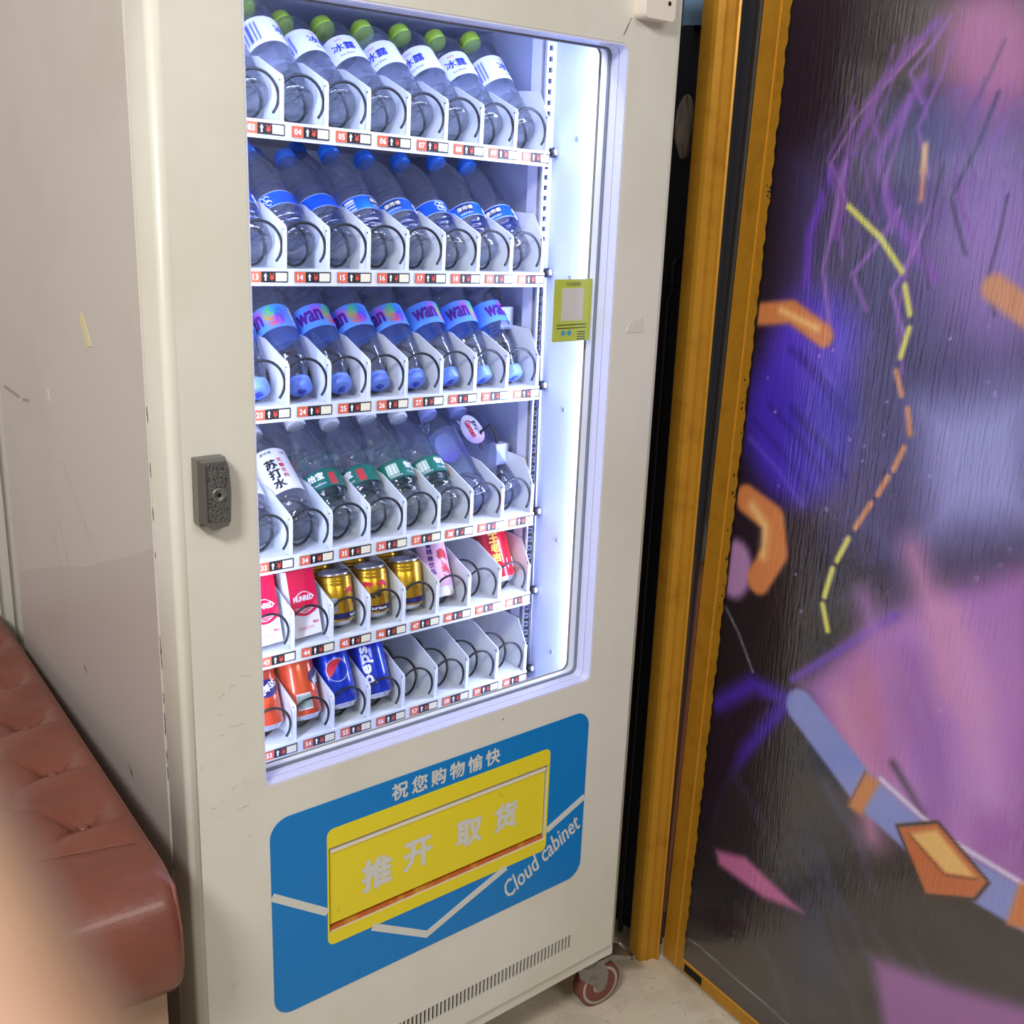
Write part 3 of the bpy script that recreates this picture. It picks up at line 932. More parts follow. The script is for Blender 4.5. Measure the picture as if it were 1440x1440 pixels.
# window: prism strip round the reveal, dark gasket, pane
for y0, y1, ins, name, mt in ((0.0008, 0.0205, 0.0035, 'window_strip', 'strip_plastic'), (0.0222, 0.0410, 0.0035, 'window_strip', 'strip_plastic'), (0.0413, 0.0470, 0.007, 'window_gasket', 'gasket_grey')):
    b = MB().plate([rrect(0.1307, 0.8637, 0.6981, 1.9130, 0.0158), rrect(0.1305 + ins, 0.8639 - ins, 0.6979 + ins, 1.9132 - ins, 0.014)], y0, y1)
    b.build(name, mt, vm)
b = MB().box(0.1309, 0.8635, 0.0475, 0.0515, 0.6983, 1.9128)
b.build('window_pane', 'pane_glass', vm)
for x0, x1 in ((0.108, 0.122), (0.873, 0.887)):
    MB().box(x0, x1, 0.0768, 0.0795, 0.70, 1.91).build('led_strip', 'led_housing', vm)
# card behind the pane
b = MB()
b.plate([rect(0.7600, 0.8555, 1.3915, 1.5065)], 0.0521, 0.0527, 0)
o = b.build('notice_card', 'sticker_green', vm, label='lime green notice card behind the window')
b = MB().plate([rect(0.7795, 0.8340, 1.4300, 1.4900)], 0.0518, 0.0520, 0)
b.build('white_square', 'paper_white', o)
b = MB()
fp = lambda cx, cz, y=0.0519: (lambda x, z: P(cx + x / S, y, cz + z / S))
b.text('扫码购物', fp(0.807, 1.4975), h=0.0075, m=0)
b.build('lettering', 'sticker_print', o)
for k in range(2):
    MB().box(0.770, 0.845, 0.0518, 0.0520, 1.4215 - 0.006 * k, 1.4235 - 0.006 * k).build('printed_line', 'sticker_print', o)
for k in range(4):
    MB().box(0.822, 0.843, 0.0518, 0.0520, 1.4075 - 0.0045 * k, 1.4095 - 0.0045 * k).build('printed_line', 'sticker_print', o)
for x in (0.787, 0.802):
    b = MB()
    i = b.verts([P(x, 0.0519, 1.4075)] + [P(x + 0.0055 * math.cos(t), 0.0519, 1.4075 + 0.0055 * math.sin(t)) for t in np.linspace(0, 2 * PI, 15)[:-1]])
    for k in range(14):
        b.face([i, i + 1 + k, i + 1 + (k + 1) % 14])
    b.build('round_symbol', 'sticker_blue', o)

# blue graphic panel
panel = rrect(0.1367, 0.8653, 0.2385, 0.6320, 0.036, 8)
yel = rrect(0.2440, 0.7612, 0.3400, 0.5770, 0.014)
b = MB().plate([panel, yel], -0.0012, 0.0)
gp = b.build('graphic_panel', 'decal_blue', vm, label='blue rounded panel with white lettering')
b = MB().plate([yel, rect(0.2475, 0.7575, 0.3660, 0.5400)], -0.0016, 0.0)
b.build('flap_surround', 'decal_yellow', vm)


def band(b, pts, wd, y0, y1, m=0):
    L = []
    n = len(pts)
    for k in range(n):
        p = Vector(pts[k])
        d0 = (p - Vector(pts[k - 1])).normalized() if k else None
        d1 = (Vector(pts[k + 1]) - p).normalized() if k < n - 1 else None
        d = ((d0 or d1) + (d1 or d0)).normalized()
        nrm = Vector((-d.y, d.x))
        c = nrm.dot(Vector((-(d1 or d0).y, (d1 or d0).x)))
        L.append((p + nrm * wd / 2 / c, p - nrm * wd / 2 / c))
    b.plate([[tuple(q[1]) for q in L] + [tuple(q[0]) for q in L[::-1]]], y0, y1, m)


b = MB()
band(b, [(0.1372, 0.4880), (0.2440, 0.4120)], 0.0145, -0.0018, -0.0012)
b.build('chevron_band', 'decal_silver', gp)
b = MB()
band(b, [(0.3380, 0.3395), (0.4610, 0.2680), (0.5600, 0.3050), (0.6560, 0.3395)], 0.0145, -0.0018, -0.0012)
b.build('chevron_band', 'decal_silver', gp)
b = MB()
band(b, [(0.7615, 0.3850), (0.8650, 0.4290)], 0.0145, -0.0018, -0.0012)
b.build('chevron_band', 'decal_silver', gp)
for k, ch in enumerate('祝您购物愉快'):
    cx = 0.3960 + k * (0.6110 - 0.3960) / 5
    MB().text(ch, fp(cx, 0.6040, -0.0016), h=0.0300, m=0, bold=0.0009).build('character', 'decal_silver', gp)
b = MB()
ang = math.atan2(0.3765 - 0.2766, 0.849 - 0.651)


def slant(x, z):
    x, z = x / S, z / S
    x += 0.10 * z
    return P(0.7525 + x * math.cos(ang) - z * math.sin(ang), -0.0016, 0.3300 + x * math.sin(ang) + z * math.cos(ang))


b.text('Cloud cabinet', slant, h=0.040, wd=0.196, bold=0.0007)
b.build('lettering', 'decal_silver', gp)
# flap
b = MB()
b.box(0.2520, 0.7535, 0.004, 0.014, 0.3800, 0.5270, 0)
b.box(0.2520, 0.7535, 0.001, 0.014, 0.5270, 0.5330, 1)
fl = b.build('pickup_flap', ['decal_yellow', 'flap_highlight'], vm, label='yellow push flap with big characters')
for ch, cx, cz, h in (('推', 0.3506, 0.4479, 0.056), ('开', 0.4407, 0.4530, 0.052), ('取', 0.5617, 0.4540, 0.050), ('货', 0.6527, 0.4560, 0.052)):
    MB().text(ch, fp(cx, cz, 0.0034), h=h, m=0, bold=0.0026).build('character', 'decal_silver', fl)
b = MB()
b.box(0.2475, 0.7575, 0.030, 0.034, 0.36, 0.54, 0)
b.build('chute_backing', 'hole_black', vm)
b = MB()
b.box(0.2500, 0.7550, 0.004, 0.030, 0.3664, 0.3735, 0)
b.build('chute_lip', 'flap_lip', vm)

# lock
b = MB()
lk = [(0.0300, 1.1740), (0.0320, 1.1690), (0.0480, 1.1600), (0.0740, 1.1640), (0.0785, 1.1720), (0.0810, 1.2200), (0.0785, 1.2560), (0.0740, 1.2700), (0.0310, 1.2700)]
b.plate([lk], -0.020, 0.0)
lt = [(0.5 * (x - 0.055) * 1.72 + 0.055, 0.5 * (z - 1.218) * 1.86 + 1.218) for x, z in lk]
i = b.verts([P(x, -0.020, z) for x, z in lk])
j = b.verts([P(x, -0.030, z) for x, z in lt])
for k in range(len(lk)):
    b.face([i + k, i + (k + 1) % len(lk), j + (k + 1) % len(lk), j + k])
b.face([j + k for k in range(len(lk))])
lock = b.build('lock_housing', 'lock_metal', vm, label='dark grey metal lock housing')
b = MB().plate([rect(0.0400, 0.0700, 1.1780, 1.2620)], -0.0335, -0.0300)
b.build('lock_lever', 'lock_worn', lock)
b = MB()
b.lathe([(0, 0.0102), (0.002, 0.0102), (0.0035, 0.0085), (0.0015, 0.006), (0.0012, 0.0022)], 24, 0)
b.lathe([(0.0014, 0.0001), (0.0016, 0.0030)], 12, 1, cap0=False)
b.build('keyhole', ['lock_metal', 'hole_black'], lock, Matrix.Translation(P(0.0560, -0.0335, 1.2180)) @ Matrix.Rotation(R(90), 4, 'X'))

# white sensor box at the top right of the door
b = MB()
b.plate([rrect(0.868, 0.9415, 1.955, 2.08, 0.010)], -0.030, 0.0)
so = b.build('sensor_box', 'sensor_white', vm, label='white plastic box stuck on the door')
b = MB().lathe([(0, 0.0035), (0.0006, 0.0035)], 16)
b.build('sensor_eye', 'hole_black', so, Matrix.Translation(P(0.925, -0.030, 1.983)) @ Matrix.Rotation(R(90), 4, 'X'))

# torn papers, marks and scratches


def scrap(name, pts, f, y0, y1, mt, label=None):
    MB().plate([pts], y0, y1, 0, f).build(name, mt, vm, label=label)


scrap('paper_scrap', [(0.9000, 1.4090), (0.9440, 1.4085), (0.9445, 1.4270), (0.9400, 1.4420), (0.9320, 1.4340), (0.9180, 1.4330), (0.9060, 1.4240)], P, -0.0012, 0, 'paper_white', 'torn white paper scrap')
sidef = lambda y, o, z: P(0.004 - o, y, z)
scrap('paper_scrap', [(0.3149, 1.3920), (0.3330, 1.3880), (0.3480, 1.4080), (0.3620, 1.4300), (0.3520, 1.4430), (0.3380, 1.4280)], sidef, 0.001, 0, 'paper_tan', 'torn tan paper scrap')
scrap('paper_scrap', [(0.560, 1.262), (0.572, 1.259), (0.578, 1.285), (0.566, 1.283)], sidef, 0.001, 0, 'paper_white', 'tiny white paper shred')


FILM = [(0.894, 0.0), (0.882, 0.8429), (0.6878, 0.9059), (0.5455, 0.9517), (0.46, 0.9751), (0.40, 0.992), (0.3399, 1.019), (0.2322, 1.0548), (0.0929, 1.1128), (0.0929, 0.0)]
MARKS = ([(0.8608, 1.2474), (0.8638, 1.2400), (0.7566, 1.2350), (0.7545, 1.2420)], [(0.7354, 1.2410), (0.7375, 1.2340), (0.6952, 1.2375), (0.6935, 1.2445)])
scrap('lower_film', FILM, sidef, 0.0003, 0, 'film_grey', 'slightly darker film over the lower side')
for y_ in MARKS:
    scrap('printed_mark', y_, sidef, 0.0005, 0, 'scratch_grey')


def scratch(p0, p1, wd, f, lift, mt='chip_dark'):
    n = 7
    a_, b_ = [], []
    d = (Vector(p1) - Vector(p0))
    nr = Vector((-d.y, d.x)).normalized()
    for k in range(n):
        t = k / (n - 1)
        c = Vector(p0) + d * t + nr * random.uniform(-wd, wd) * 0.8
        hw = wd * (0.25 + random.random()) * math.sin(PI * (0.08 + 0.84 * t))
        a_.append(tuple(c + nr * hw))
        b_.append(tuple(c - nr * hw))
    MB().plate([a_ + b_[::-1]], lift, 0.0, 0, f).build('scratch', mt, vm)


scratch((0.8637, 1.9560), (0.8470, 1.9250), 0.0010, P, -0.0006)
for y, z, dy, dz, wd in ((0.255, 0.640, 0.020, 0.020, 0.0022), (0.47, 0.760, 0.014, 0.012, 0.0018), (0.66, 0.770, 0.02, 0.015, 0.0012), (0.155, 0.60, 0.008, 0.045, 0.0008), (0.33, 0.905, 0.06, 0.03, 0.0006), (0.36, 1.02, 0.16, 0.14, 0.0006), (0.52, 0.95, 0.05, 0.09, 0.0006), (0.57, 0.93, 0.04, 0.07, 0.0006), (0.24, 0.80, 0.02, 0.01, 0.0012)):
    scratch((y, z), (y + dy, z + dz), wd, sidef, 0.0006, 'chip_dark' if wd > 0.0014 else 'scratch_grey')
for k in range(16):
    z = random.choice([random.uniform(1.08, 1.36), random.uniform(0.70, 0.95), 0.55])
    scratch((0.0785, z), (0.0795, z + random.uniform(0.008, 0.03)), 0.0009, lambda y, o, z: P(0.0002 - o, y, z), 0.0005)
for k in range(14):
    x = random.uniform(0.02, 0.10)
    z = random.uniform(0.62, 0.92)
    scratch((x, z), (x + random.uniform(-0.01, 0.03), z + random.uniform(-0.012, 0.012)), 0.0003, P, -0.0004, 'scratch_grey')
scratch((0.632, 0.676), (0.635, 0.679), 0.0014, P, -0.0005)

# casters


def caster(px, py, turn):
    M = Matrix.Translation(P(px, py, -0.2)) @ Matrix.Rotation(turn, 4, 'Z')
    b = MB()
    b.box(-0.042, 0.042, -0.036, 0.036, 0.140, 0.1465, 0, ident)
    b.lathe([(0.118, 0.03), (0.140, 0.026)], 20)
    for s in (-1, 1):
        lp = [(-0.030, 0.118), (0.034, 0.118), (0.050, 0.080), (0.046, 0.044), (0.028, 0.040), (0.012, 0.062), (-0.024, 0.092)]
        b.plate([lp], s * 0.0215, s * 0.0185, 0, ident)
    c = b.build('caster', 'steel', vm, M, label='steel swivel caster with red wheel')
    b = MB()
    b.lathe([(-0.016, 0.047), (-0.013, 0.052), (0.013, 0.052), (0.016, 0.047)], 28, 0)
    for s in (-1, 1):
        b.lathe([(s * 0.0162, 0.045), (s * 0.0172, 0.043), (s * 0.0140, 0.032), (s * 0.0140, 0.020), (s * 0.0180, 0.016), (s * 0.0180, 0.001)], 24, 1, cap0=False, cap1=False)
    b.build('wheel', ['wheel_red', 'wheel_hub'], c, Matrix.Translation((0.034, 0, 0.052)) @ Matrix.Rotation(R(90), 4, 'X'))
    b = MB()
    pf = [(0.010, 0.122), (0.055, 0.126), (0.096, 0.108), (0.112, 0.100), (0.112, 0.092), (0.094, 0.098), (0.052, 0.114), (0.010, 0.110)]
    b.plate([pf], -0.024, 0.024, 0, ident)
    b.tube([(0.112, -0.024, 0.097), (0.112, 0.024, 0.097)], 0.006, 8)
    b.build('brake_pedal', 'steel', c)


caster(0.962, 0.062, R(-8))
caster(0.07, 0.085, R(200))
caster(0.07, 0.82, R(160))
caster(0.93, 0.82, R(20))

# ---------------------------------------------------------------- shelves
ROWZ = {1: 1.7305, 2: 1.501, 3: 1.273, 4: 1.002, 5: 0.823, 6: 0.6365}
ROWN = {1: 'top', 2: 'second', 3: 'third', 4: 'fourth', 5: 'fifth', 6: 'bottom'}


def row_matrix(r):
    return Matrix.Translation(P(0.58, 0.2, ROWZ[r])) @ Matrix.Rotation(R(2.0), 4, 'Z') @ Matrix.Rotation(R(1.43), 4, 'Y')


PITCH = 0.0826 * S


def u_right(slot):            # local x of the divider at the right of a slot
    return (0.8665 - 0.58) * S - PITCH * (10 - slot)


def u_mid(slot):
    return u_right(slot) - PITCH / 2 - 0.0006


def divider_mesh(lp):
    b = MB()
    b.plate([lp], -0.0009, 0.0009, 0, lambda v, o, h: Vector((o, v, h)))
    b.box(-0.0055, 0.0009, 0.0004, 0.0016, -0.001, 0.056, 0, ident)
    b.tube([(-0.0012, 0.008, 0.058), (0.0012, 0.008, 0.058)], 0.0016, 8, 1)
    return b.mesh('divider', ['shelf_white', 'hole_black'])


END_DIVIDER = divider_mesh([(0.0, -0.002), (0.0005, 0.048), (0.004, 0.056), (0.030, 0.102), (0.090, 0.105), (0.46, 0.105), (0.46, -0.002)])
DIVIDER = divider_mesh([(0.0, -0.002), (0.0, 0.058), (0.003, 0.064), (0.075, 0.094), (0.110, 0.098), (0.46, 0.098), (0.46, -0.002)])


def coil_mesh(r, pitch, turns):
    b = MB()
    n = int(turns * 26)
    path = []
    for k in range(n + 1):
        a = R(-48) + 2 * PI * k / 26
        t = k / 26
        path.append((r * math.cos(a), 0.0015 + 0.030 * min(t, 0.66) + pitch * max(0.0, t - 0.66), 0.0135 + r + r * math.sin(a)))
    b.tube(path, 0.0023, 6)
    return b.mesh('spiral_coil', ['wire_dark'])


COIL = {r: coil_mesh(0.0328 if r < 5 else 0.0300, 0.076, 5) for r in ROWZ}
COIL = {1: COIL[1], 2: COIL[1], 3: COIL[1], 4: COIL[1], 5: COIL[5], 6: COIL[5]}


def tag_mesh(no):
    b = MB()
    W, H = 0.0625, 0.0158
    x0 = -W / 2
    b.box(x0, -x0, -0.0042, -0.0030, -H / 2, H / 2, 1, ident)
    b.box(x0, x0 + 0.0185, -0.0045, -0.0042, -H / 2, H / 2, 0, ident)
    b.box(x0 + 0.0425, -x0 - 0.0018, -0.0045, -0.0042, -H / 2 + 0.0018, H / 2 - 0.0018, 2, ident)
    t = lambda cx: (lambda x, z: Vector((x0 + cx + x, -0.0047, z)))
    b.text('%02d' % no, t(0.0092), h=0.0082, m=3, bold=0.00025)
    b.plate([[(x0 + 0.0255 + x, z) for x, z in ((-0.0011, -0.0052), (0.0011, -0.0052), (0.0011, 0.0008), (0.0028, 0.0008), (0.0, 0.0054), (-0.0028, 0.0008), (-0.0011, 0.0008))]], -0.0046, -0.0042, 3, ident)
    b.text('¥', t(0.0360), h=0.0095, m=4, bold=0.0004)
    return b.mesh('price_tag', ['tag_orange', 'tag_black', 'tag_cream', 'print_white', 'tag_red'])


for r in ROWZ:
    b = MB()
    ul, ur = u_right(0) - 0.002, u_right(10) + 0.0012
    b.box(ul, ur, -0.0030, 0.0, -0.0140, 0.0112, 0, ident)
    b.box(ul, ur, 0.0, 0.50, 0.0068, 0.0100, 0, ident)
    b.box(ul, ur, 0.006, 0.50, 0.0030, 0.0066, 1, ident)
    sh = b.build('shelf', ['shelf_white', 'back_panel_grey'], vm, row_matrix(r))
    for d in range(0, 11):
        put('divider', END_DIVIDER if d == 10 else DIVIDER, sh, Matrix.Translation((u_right(d), 0.0, 0.0100)))
    for s in range(1, 11):
        put('spiral_coil', COIL[r], sh, Matrix.Translation((u_mid(s), 0, 0.0)))
        put('price_tag', tag_mesh((r - 1) * 10 + s), sh, Matrix.Translation((u_right(s) - 0.0625 / 2, 0, -0.0008)))
    b = MB()
    b.lathe([(0, 0.0085), (0.008, 0.0085), (0.010, 0.006)], 18, 0)
    b.lathe([(0.010, 0.006), (0.0115, 0.004)], 14, 1)
    b.build('shelf_latch', ['wire_dark', 'shelf_white'], sh, Matrix.Translation((ur + 0.011, 0.006, 0.010)) @ Matrix.Rotation(R(78), 4, 'X') @ Matrix.Rotation(R(20), 4, 'Y'))

# ---------------------------------------------------------------- products
FRONT = 1.5 * PI               # the local -y side faces the window


def cyl(Rad, x, z, lift=0.0006, a0=FRONT):
    a = a0 + x / Rad
    return Vector(((Rad + lift) * math.cos(a), (Rad + lift) * math.sin(a), z))


def wrap(Rad, cx, cz, lift=0.0006, rot=0.0, fn=None):
    c, s = math.cos(rot), math.sin(rot)

    def g(x, z):
        X_, Z_ = cx + x * c - z * s, cz + x * s + z * c
        return cyl(fn(Z_) if fn else Rad, X_, Z_, lift)
    return g


def label_mesh(name, Rad, z0, z1, fc, n=72, nt=10, a0=0.0, a1=2 * PI):
    """coloured sleeve; fc(x, t): x metres round from the front (-half..half), t 0..1 up"""
    b = MB()
    pts, cols = [], []
    full = a1 - a0 > 6.2
    for j in range(nt + 1):
        z = z0 + (z1 - z0) * j / nt
        for k in range(n):
            a = a0 + (a1 - a0) * k / (n if full else n - 1)
            x = (((a - FRONT + PI) % (2 * PI)) - PI) * Rad
            pts.append((Rad * math.cos(a), Rad * math.sin(a), z))
            cols.append(fc(x, j / nt))
    b.grid(pts, n, nt + 1, 0, True, full, cols)
    return b.mesh(name, ['print'], True)


def bars(x, x0, wd, n=9):
    return 0 <= (x - x0) < wd and int((x - x0) / wd * n * 2) % 2 == 0


def petal(R0, depth):
    def fn(r, z, a):
        if z < 0.012 and r < R0 * 0.86:
            return r, z + depth * (0.5 + 0.5 * math.cos(5 * a)) * (r / R0) * 1.5 * (1 - r / R0 / 0.95)
        return r, z
    return fn


def capmesh(r, z, h, m):
    b = MB()
    b.lathe([(z, r * 0.98), (z + h * 0.15, r), (z + h * 0.86, r * 0.97), (z + h * 0.97, r * 0.88), (z + h, r * 0.6)], 30, 0, fn=lambda rr_, zz_, a: (rr_ * (1 + (0.015 * math.cos(a * 15) if rr_ > r * 0.9 else 0)), zz_))
    return b.mesh('cap', [m])


def body(prof, R0, m, depth=0.006, sides=0, n=40):
    def fn(r, z, a):
        r2, z2 = petal(R0, depth)(r, z, a)
        if sides and 0.02 < z < 0.16:
            r2 = r2 * (1 - 0.04 * (0.5 + 0.5 * math.cos(sides * a)))
        return r2, z2
    b = MB().lathe(prof, n, 0, fn)
    return b.mesh('body', [m])


def ribs(z0, z1, r, n, d):
    out = []
    for k in range(n * 4 + 1):
        out.append((z0 + (z1 - z0) * k / (n * 4), r - d * (0.5 - 0.5 * math.cos(2 * PI * k / 4))))
    return out


BASE = [(0.010, 0.004), (0.009, 0.012), (0.005, 0.020), (0.0008, 0.026), (0.002, 0.0295), (0.008, 0.0318)]
SPEC = {}


def spec(kind, parts):
    SPEC[kind] = parts


WHITE = rgb(222, 226, 244)
# 1: green capped water, white paper label high on the body
def fcA(x, t):
    if -0.062 < x < -0.036 and 0.15 < t < 0.85 and bars(x, -0.062, 0.026, 5):
        return rgb(70, 80, 190)
    return WHITE
mbA = MB().text('冰露', wrap(0.0328, 0.003, 0.127), h=0.017, bold=0.0003)
mbA.text('Ice Dew', wrap(0.0328, 0.003, 0.1095), h=0.0045)
mbA2 = MB().text('饮用水', wrap(0.0328, 0.0, 0.1425), h=0.004)
spec('green', [('body', body(BASE + [(0.02, 0.0325)] + ribs(0.030, 0.075, 0.0325, 3, 0.0018) + ribs(0.078, 0.096, 0.0325, 1, 0.0014) + [(0.098, 0.0322), (0.178, 0.0322), (0.184, 0.0318), (0.196, 0.027), (0.205, 0.020), (0.209, 0.0155), (0.213, 0.0148)], 0.0325, 'bottle_clear'), []),
               ('cap', capmesh(0.0172, 0.2105, 0.020, 'cap_green'), []),
               ('label', label_mesh('label', 0.0328, 0.099, 0.152, fcA), [('lettering', mbA.mesh('lettering', ['ink_blue'])), ('lettering', mbA2.mesh('lettering', ['ink_red']))])])


# 2: blue capped water, blue band label, long domed shoulder
def fcB(x, t):
    if t > 0.93 or t < 0.05:
        return rgb(190, 214, 250)
    if -0.012 < x < 0.016 and 0.40 < t < 0.90:
        return rgb(30, 26, 80)
    if -0.052 < x < -0.038 and bars(t, 0.1, 0.8, 7):
        return rgb(235, 238, 244)
    k = max(0.0, 1 - abs(x + 0.02) / 0.03) * (1 - t)
    return rgb(14 + 30 * k, 86 + 70 * k, 214 + 20 * k)
mbB = MB().text('康师傅', wrap(0.0328, 0.002, 0.0815), h=0.0085, bold=0.00015)
mbB.text('包装饮用水', wrap(0.0328, 0.002, 0.0705), h=0.0042)
mbB2 = MB()
for dx, dz in ((-0.004, 0.006), (0.004, 0.005), (-0.003, -0.004), (0.005, -0.005)):
    mbB2.tube([cyl(0.0328, 0.052 + dx + 0.004 * math.cos(t), 0.0775 + dz + 0.0045 * math.sin(t), 0.0004) for t in np.linspace(0, 5.2, 10)], 0.0009, 5)
spec('blue', [('body', body(BASE + [(0.02, 0.0325)] + ribs(0.024, 0.058, 0.0325, 3, 0.0018) + [(0.060, 0.0325), (0.063, 0.0322), (0.093, 0.0322)] + ribs(0.098, 0.138, 0.0322, 3, 0.0020) + [(0.145, 0.0318), (0.160, 0.0300), (0.175, 0.0268), (0.188, 0.0225), (0.198, 0.0178), (0.204, 0.0142), (0.212, 0.0138)], 0.0325, 'bottle_clear'), []),
              ('cap', capmesh(0.0162, 0.209, 0.017, 'cap_blue'), []),
              ('label', label_mesh('label', 0.0328, 0.064, 0.092, fcB, 96, 14), [('lettering', mbB.mesh('lettering', ['ink_white'])), ('emblem', mbB2.mesh('emblem', ['ink_white']))])])


# 3: upside down vitamin drink, pale blue label with a rainbow splash
def fcC(x, t):
    base = np.array([92, 150, 236.0])
    dx, dz = (x + 0.030) / 0.016, (t - 0.45) / 0.42
    d = math.hypot(dx, dz)
    if d < 1.25:
        a = math.atan2(dz, dx)
        c = np.array([140 + 110 * math.sin(a + 0.5), 120 + 90 * math.sin(a + 2.4), 130 + 100 * math.sin(a * 1.0 + 4.6)])
        f = min(1, (1.25 - d) * 3) * (0.65 + 0.35 * math.sin(9 * d + 5 * a))
        base = base * (1 - f) + c * f
    d = math.hypot((x + 0.004) / 0.014, (t - 0.30) / 0.36)
    if d < 1:
        base = base * d + np.array([226, 70, 206]) * (1 - d)
    if -0.070 < x < -0.058:
        base = np.array([226, 230, 244]) if bars(t, 0.1, 0.8, 8) else np.array([120, 150, 210])
    return rgb(*base)
mbC = MB().text('wan', wrap(0.0321, 0.010, 0.0740, rot=PI), h=0.021, wd=0.040, bold=0.0010)
mbC2 = MB().lathe([(0.1995, 0.0001), (0.1996, 0.0105)], 20, 0, cap0=False)
spec('vitamin', [('body', body([(0.012, 0.004), (0.010, 0.014), (0.003, 0.022), (0.0008, 0.026), (0.003, 0.0298), (0.012, 0.0314), (0.020, 0.0320), (0.045, 0.0320), (0.050, 0.0316), (0.098, 0.0316), (0.101, 0.0318), (0.106, 0.0314), (0.114, 0.0306), (0.122, 0.0300), (0.136, 0.0296), (0.150, 0.0270), (0.164, 0.0225), (0.176, 0.0185), (0.184, 0.0172)], 0.032, 'bottle_violet', 0.004, 6), []),
                 ('cap', capmesh(0.0192, 0.180, 0.0195, 'cap_periwinkle'), [('emblem', MB().text('a', lambda x, z: Vector((x, -z, 0.1999)), h=0.013, bold=0.0009).mesh('emblem', ['ink_blue']))]),
                 ('label', label_mesh('label', 0.0321, 0.052, 0.096, fcC, 96, 16), [('lettering', mbC.mesh('lettering', ['ink_purple']))])])


# 4a: soda water with a tall white label
def fcD(x, t):
    return rgb(234, 234, 244)
mbD = MB()
for k, ch in enumerate('苏打水'):
    mbD.text(ch, wrap(0.0326, -0.004, 0.118 - 0.020 * k), h=0.018, bold=0.0009)
mbD.text('康师傅', wrap(0.0326, -0.004, 0.1420), h=0.006)
mbD2 = MB()
for k, ch in enumerate('无糖饮料'):
    mbD2.text(ch, wrap(0.0326, 0.012, 0.124 - 0.011 * k), h=0.008, bold=0.0002)
mbD2.text('0糖', wrap(0.0326, 0.024, 0.1400), h=0.006)
spec('soda', [('body', body(BASE + [(0.02, 0.0323)] + ribs(0.026, 0.056, 0.0323, 2, 0.0016) + [(0.060, 0.0322), (0.152, 0.0322), (0.160, 0.0310), (0.174, 0.0265), (0.188, 0.0205), (0.198, 0.0160), (0.203, 0.0142), (0.209, 0.0138)], 0.0323, 'bottle_clear'), []),
              ('cap', capmesh(0.0158, 0.206, 0.017, 'cap_white'), []),
              ('label', label_mesh('label', 0.0326, 0.062, 0.150, fcD, 48, 4), [('lettering', mbD.mesh('lettering', ['ink_black'])), ('lettering', mbD2.mesh('lettering', ['ink_red']))])])


# 4b: green label water
def fcE(x, t):
    if t > 0.96 or t < 0.04:
        return rgb(20, 70, 62)
    if 0.020 < x < 0.034 and 0.1 < t < 0.75:
        return rgb(186, 60, 66)
    if -0.046 < x < -0.026 and 0.22 < t < 0.8:
        return rgb(206, 220, 214) if bars(x, -0.046, 0.02, 6) else rgb(150, 176, 164)
    return rgb(16, 104, 90)
mbE = MB().text('怡宝', wrap(0.0330, 0.000, 0.082), h=0.013, wd=0.026, bold=0.0006)
mbE.text("C'estbon", wrap(0.0330, 0.000, 0.0675), h=0.0052)
mbE.text('饮用纯净水', wrap(0.0330, -0.034, 0.0635), h=0.0042)
spec('springgreen', [('body', body(BASE + [(0.02, 0.0325)] + ribs(0.022, 0.054, 0.0325, 2, 0.0024) + [(0.057, 0.0326), (0.095, 0.0326)] + ribs(0.098, 0.134, 0.0324, 2, 0.0022) + [(0.140, 0.0310), (0.156, 0.0268), (0.172, 0.0220), (0.186, 0.0176), (0.196, 0.0148), (0.206, 0.0142)], 0.0325, 'bottle_clear', 0.006, 6), []),
                     ('cap', capmesh(0.0165, 0.204, 0.0185, 'cap_white'), []),
                     ('label', label_mesh('label', 0.0330, 0.058, 0.094, fcE, 96, 14), [('lettering', mbE.mesh('lettering', ['ink_white']))])])


# 4c: bluish square-shouldered water with an oval label
def oval(Rad, cx, cz, rx, rz, f, lift=0.0005):
    b = MB()
    pts, cols = [], []
    for j in range(9):
        q_ = j / 8
        for k in range(28):
            t = 2 * PI * k / 28
            x, z = rx * q_ * math.cos(t), rz * q_ * math.sin(t)
            pts.append(cyl(Rad, cx + x, cz + z, lift))
            cols.append(f(x / rx, z / rz))
    b.grid(pts, 28, 9, 0, True, True, cols)
    return b.mesh('label', ['print'], True)


mbF = MB().text('Ganten', wrap(0.0326, 0.004, 0.148, 0.0011, rot=-PI / 2), h=0.0095, bold=0.0006)
mbF2 = MB().text('百岁山', wrap(0.0326, 0.0135, 0.152, 0.0011, rot=-PI / 2), h=0.007, bold=0.0003)
gf = lambda x, z: rgb(226 - 50 * max(0, -z), 222 - 80 * max(0, -z), 242)
spec('oval', [('body', body([(0.008, 0.004), (0.006, 0.014), (0.002, 0.024), (0.0008, 0.028), (0.004, 0.0312), (0.012, 0.0322), (0.050, 0.0318), (0.062, 0.0306), (0.074, 0.0300), (0.088, 0.0312), (0.105, 0.0322), (0.172, 0.0322), (0.182, 0.0310), (0.190, 0.0275), (0.197, 0.0215), (0.203, 0.0170), (0.210, 0.0150)], 0.0322, 'bottle_blue', 0.004, 4), []),
              ('cap', capmesh(0.0170, 0.207, 0.0195, 'cap_lilac'), []),
              ('label', oval(0.0326, 0.006, 0.146, 0.019, 0.034, gf), [('lettering', mbF.mesh('lettering', ['ink_red'])), ('lettering', mbF2.mesh('lettering', ['ink_navy']))])])


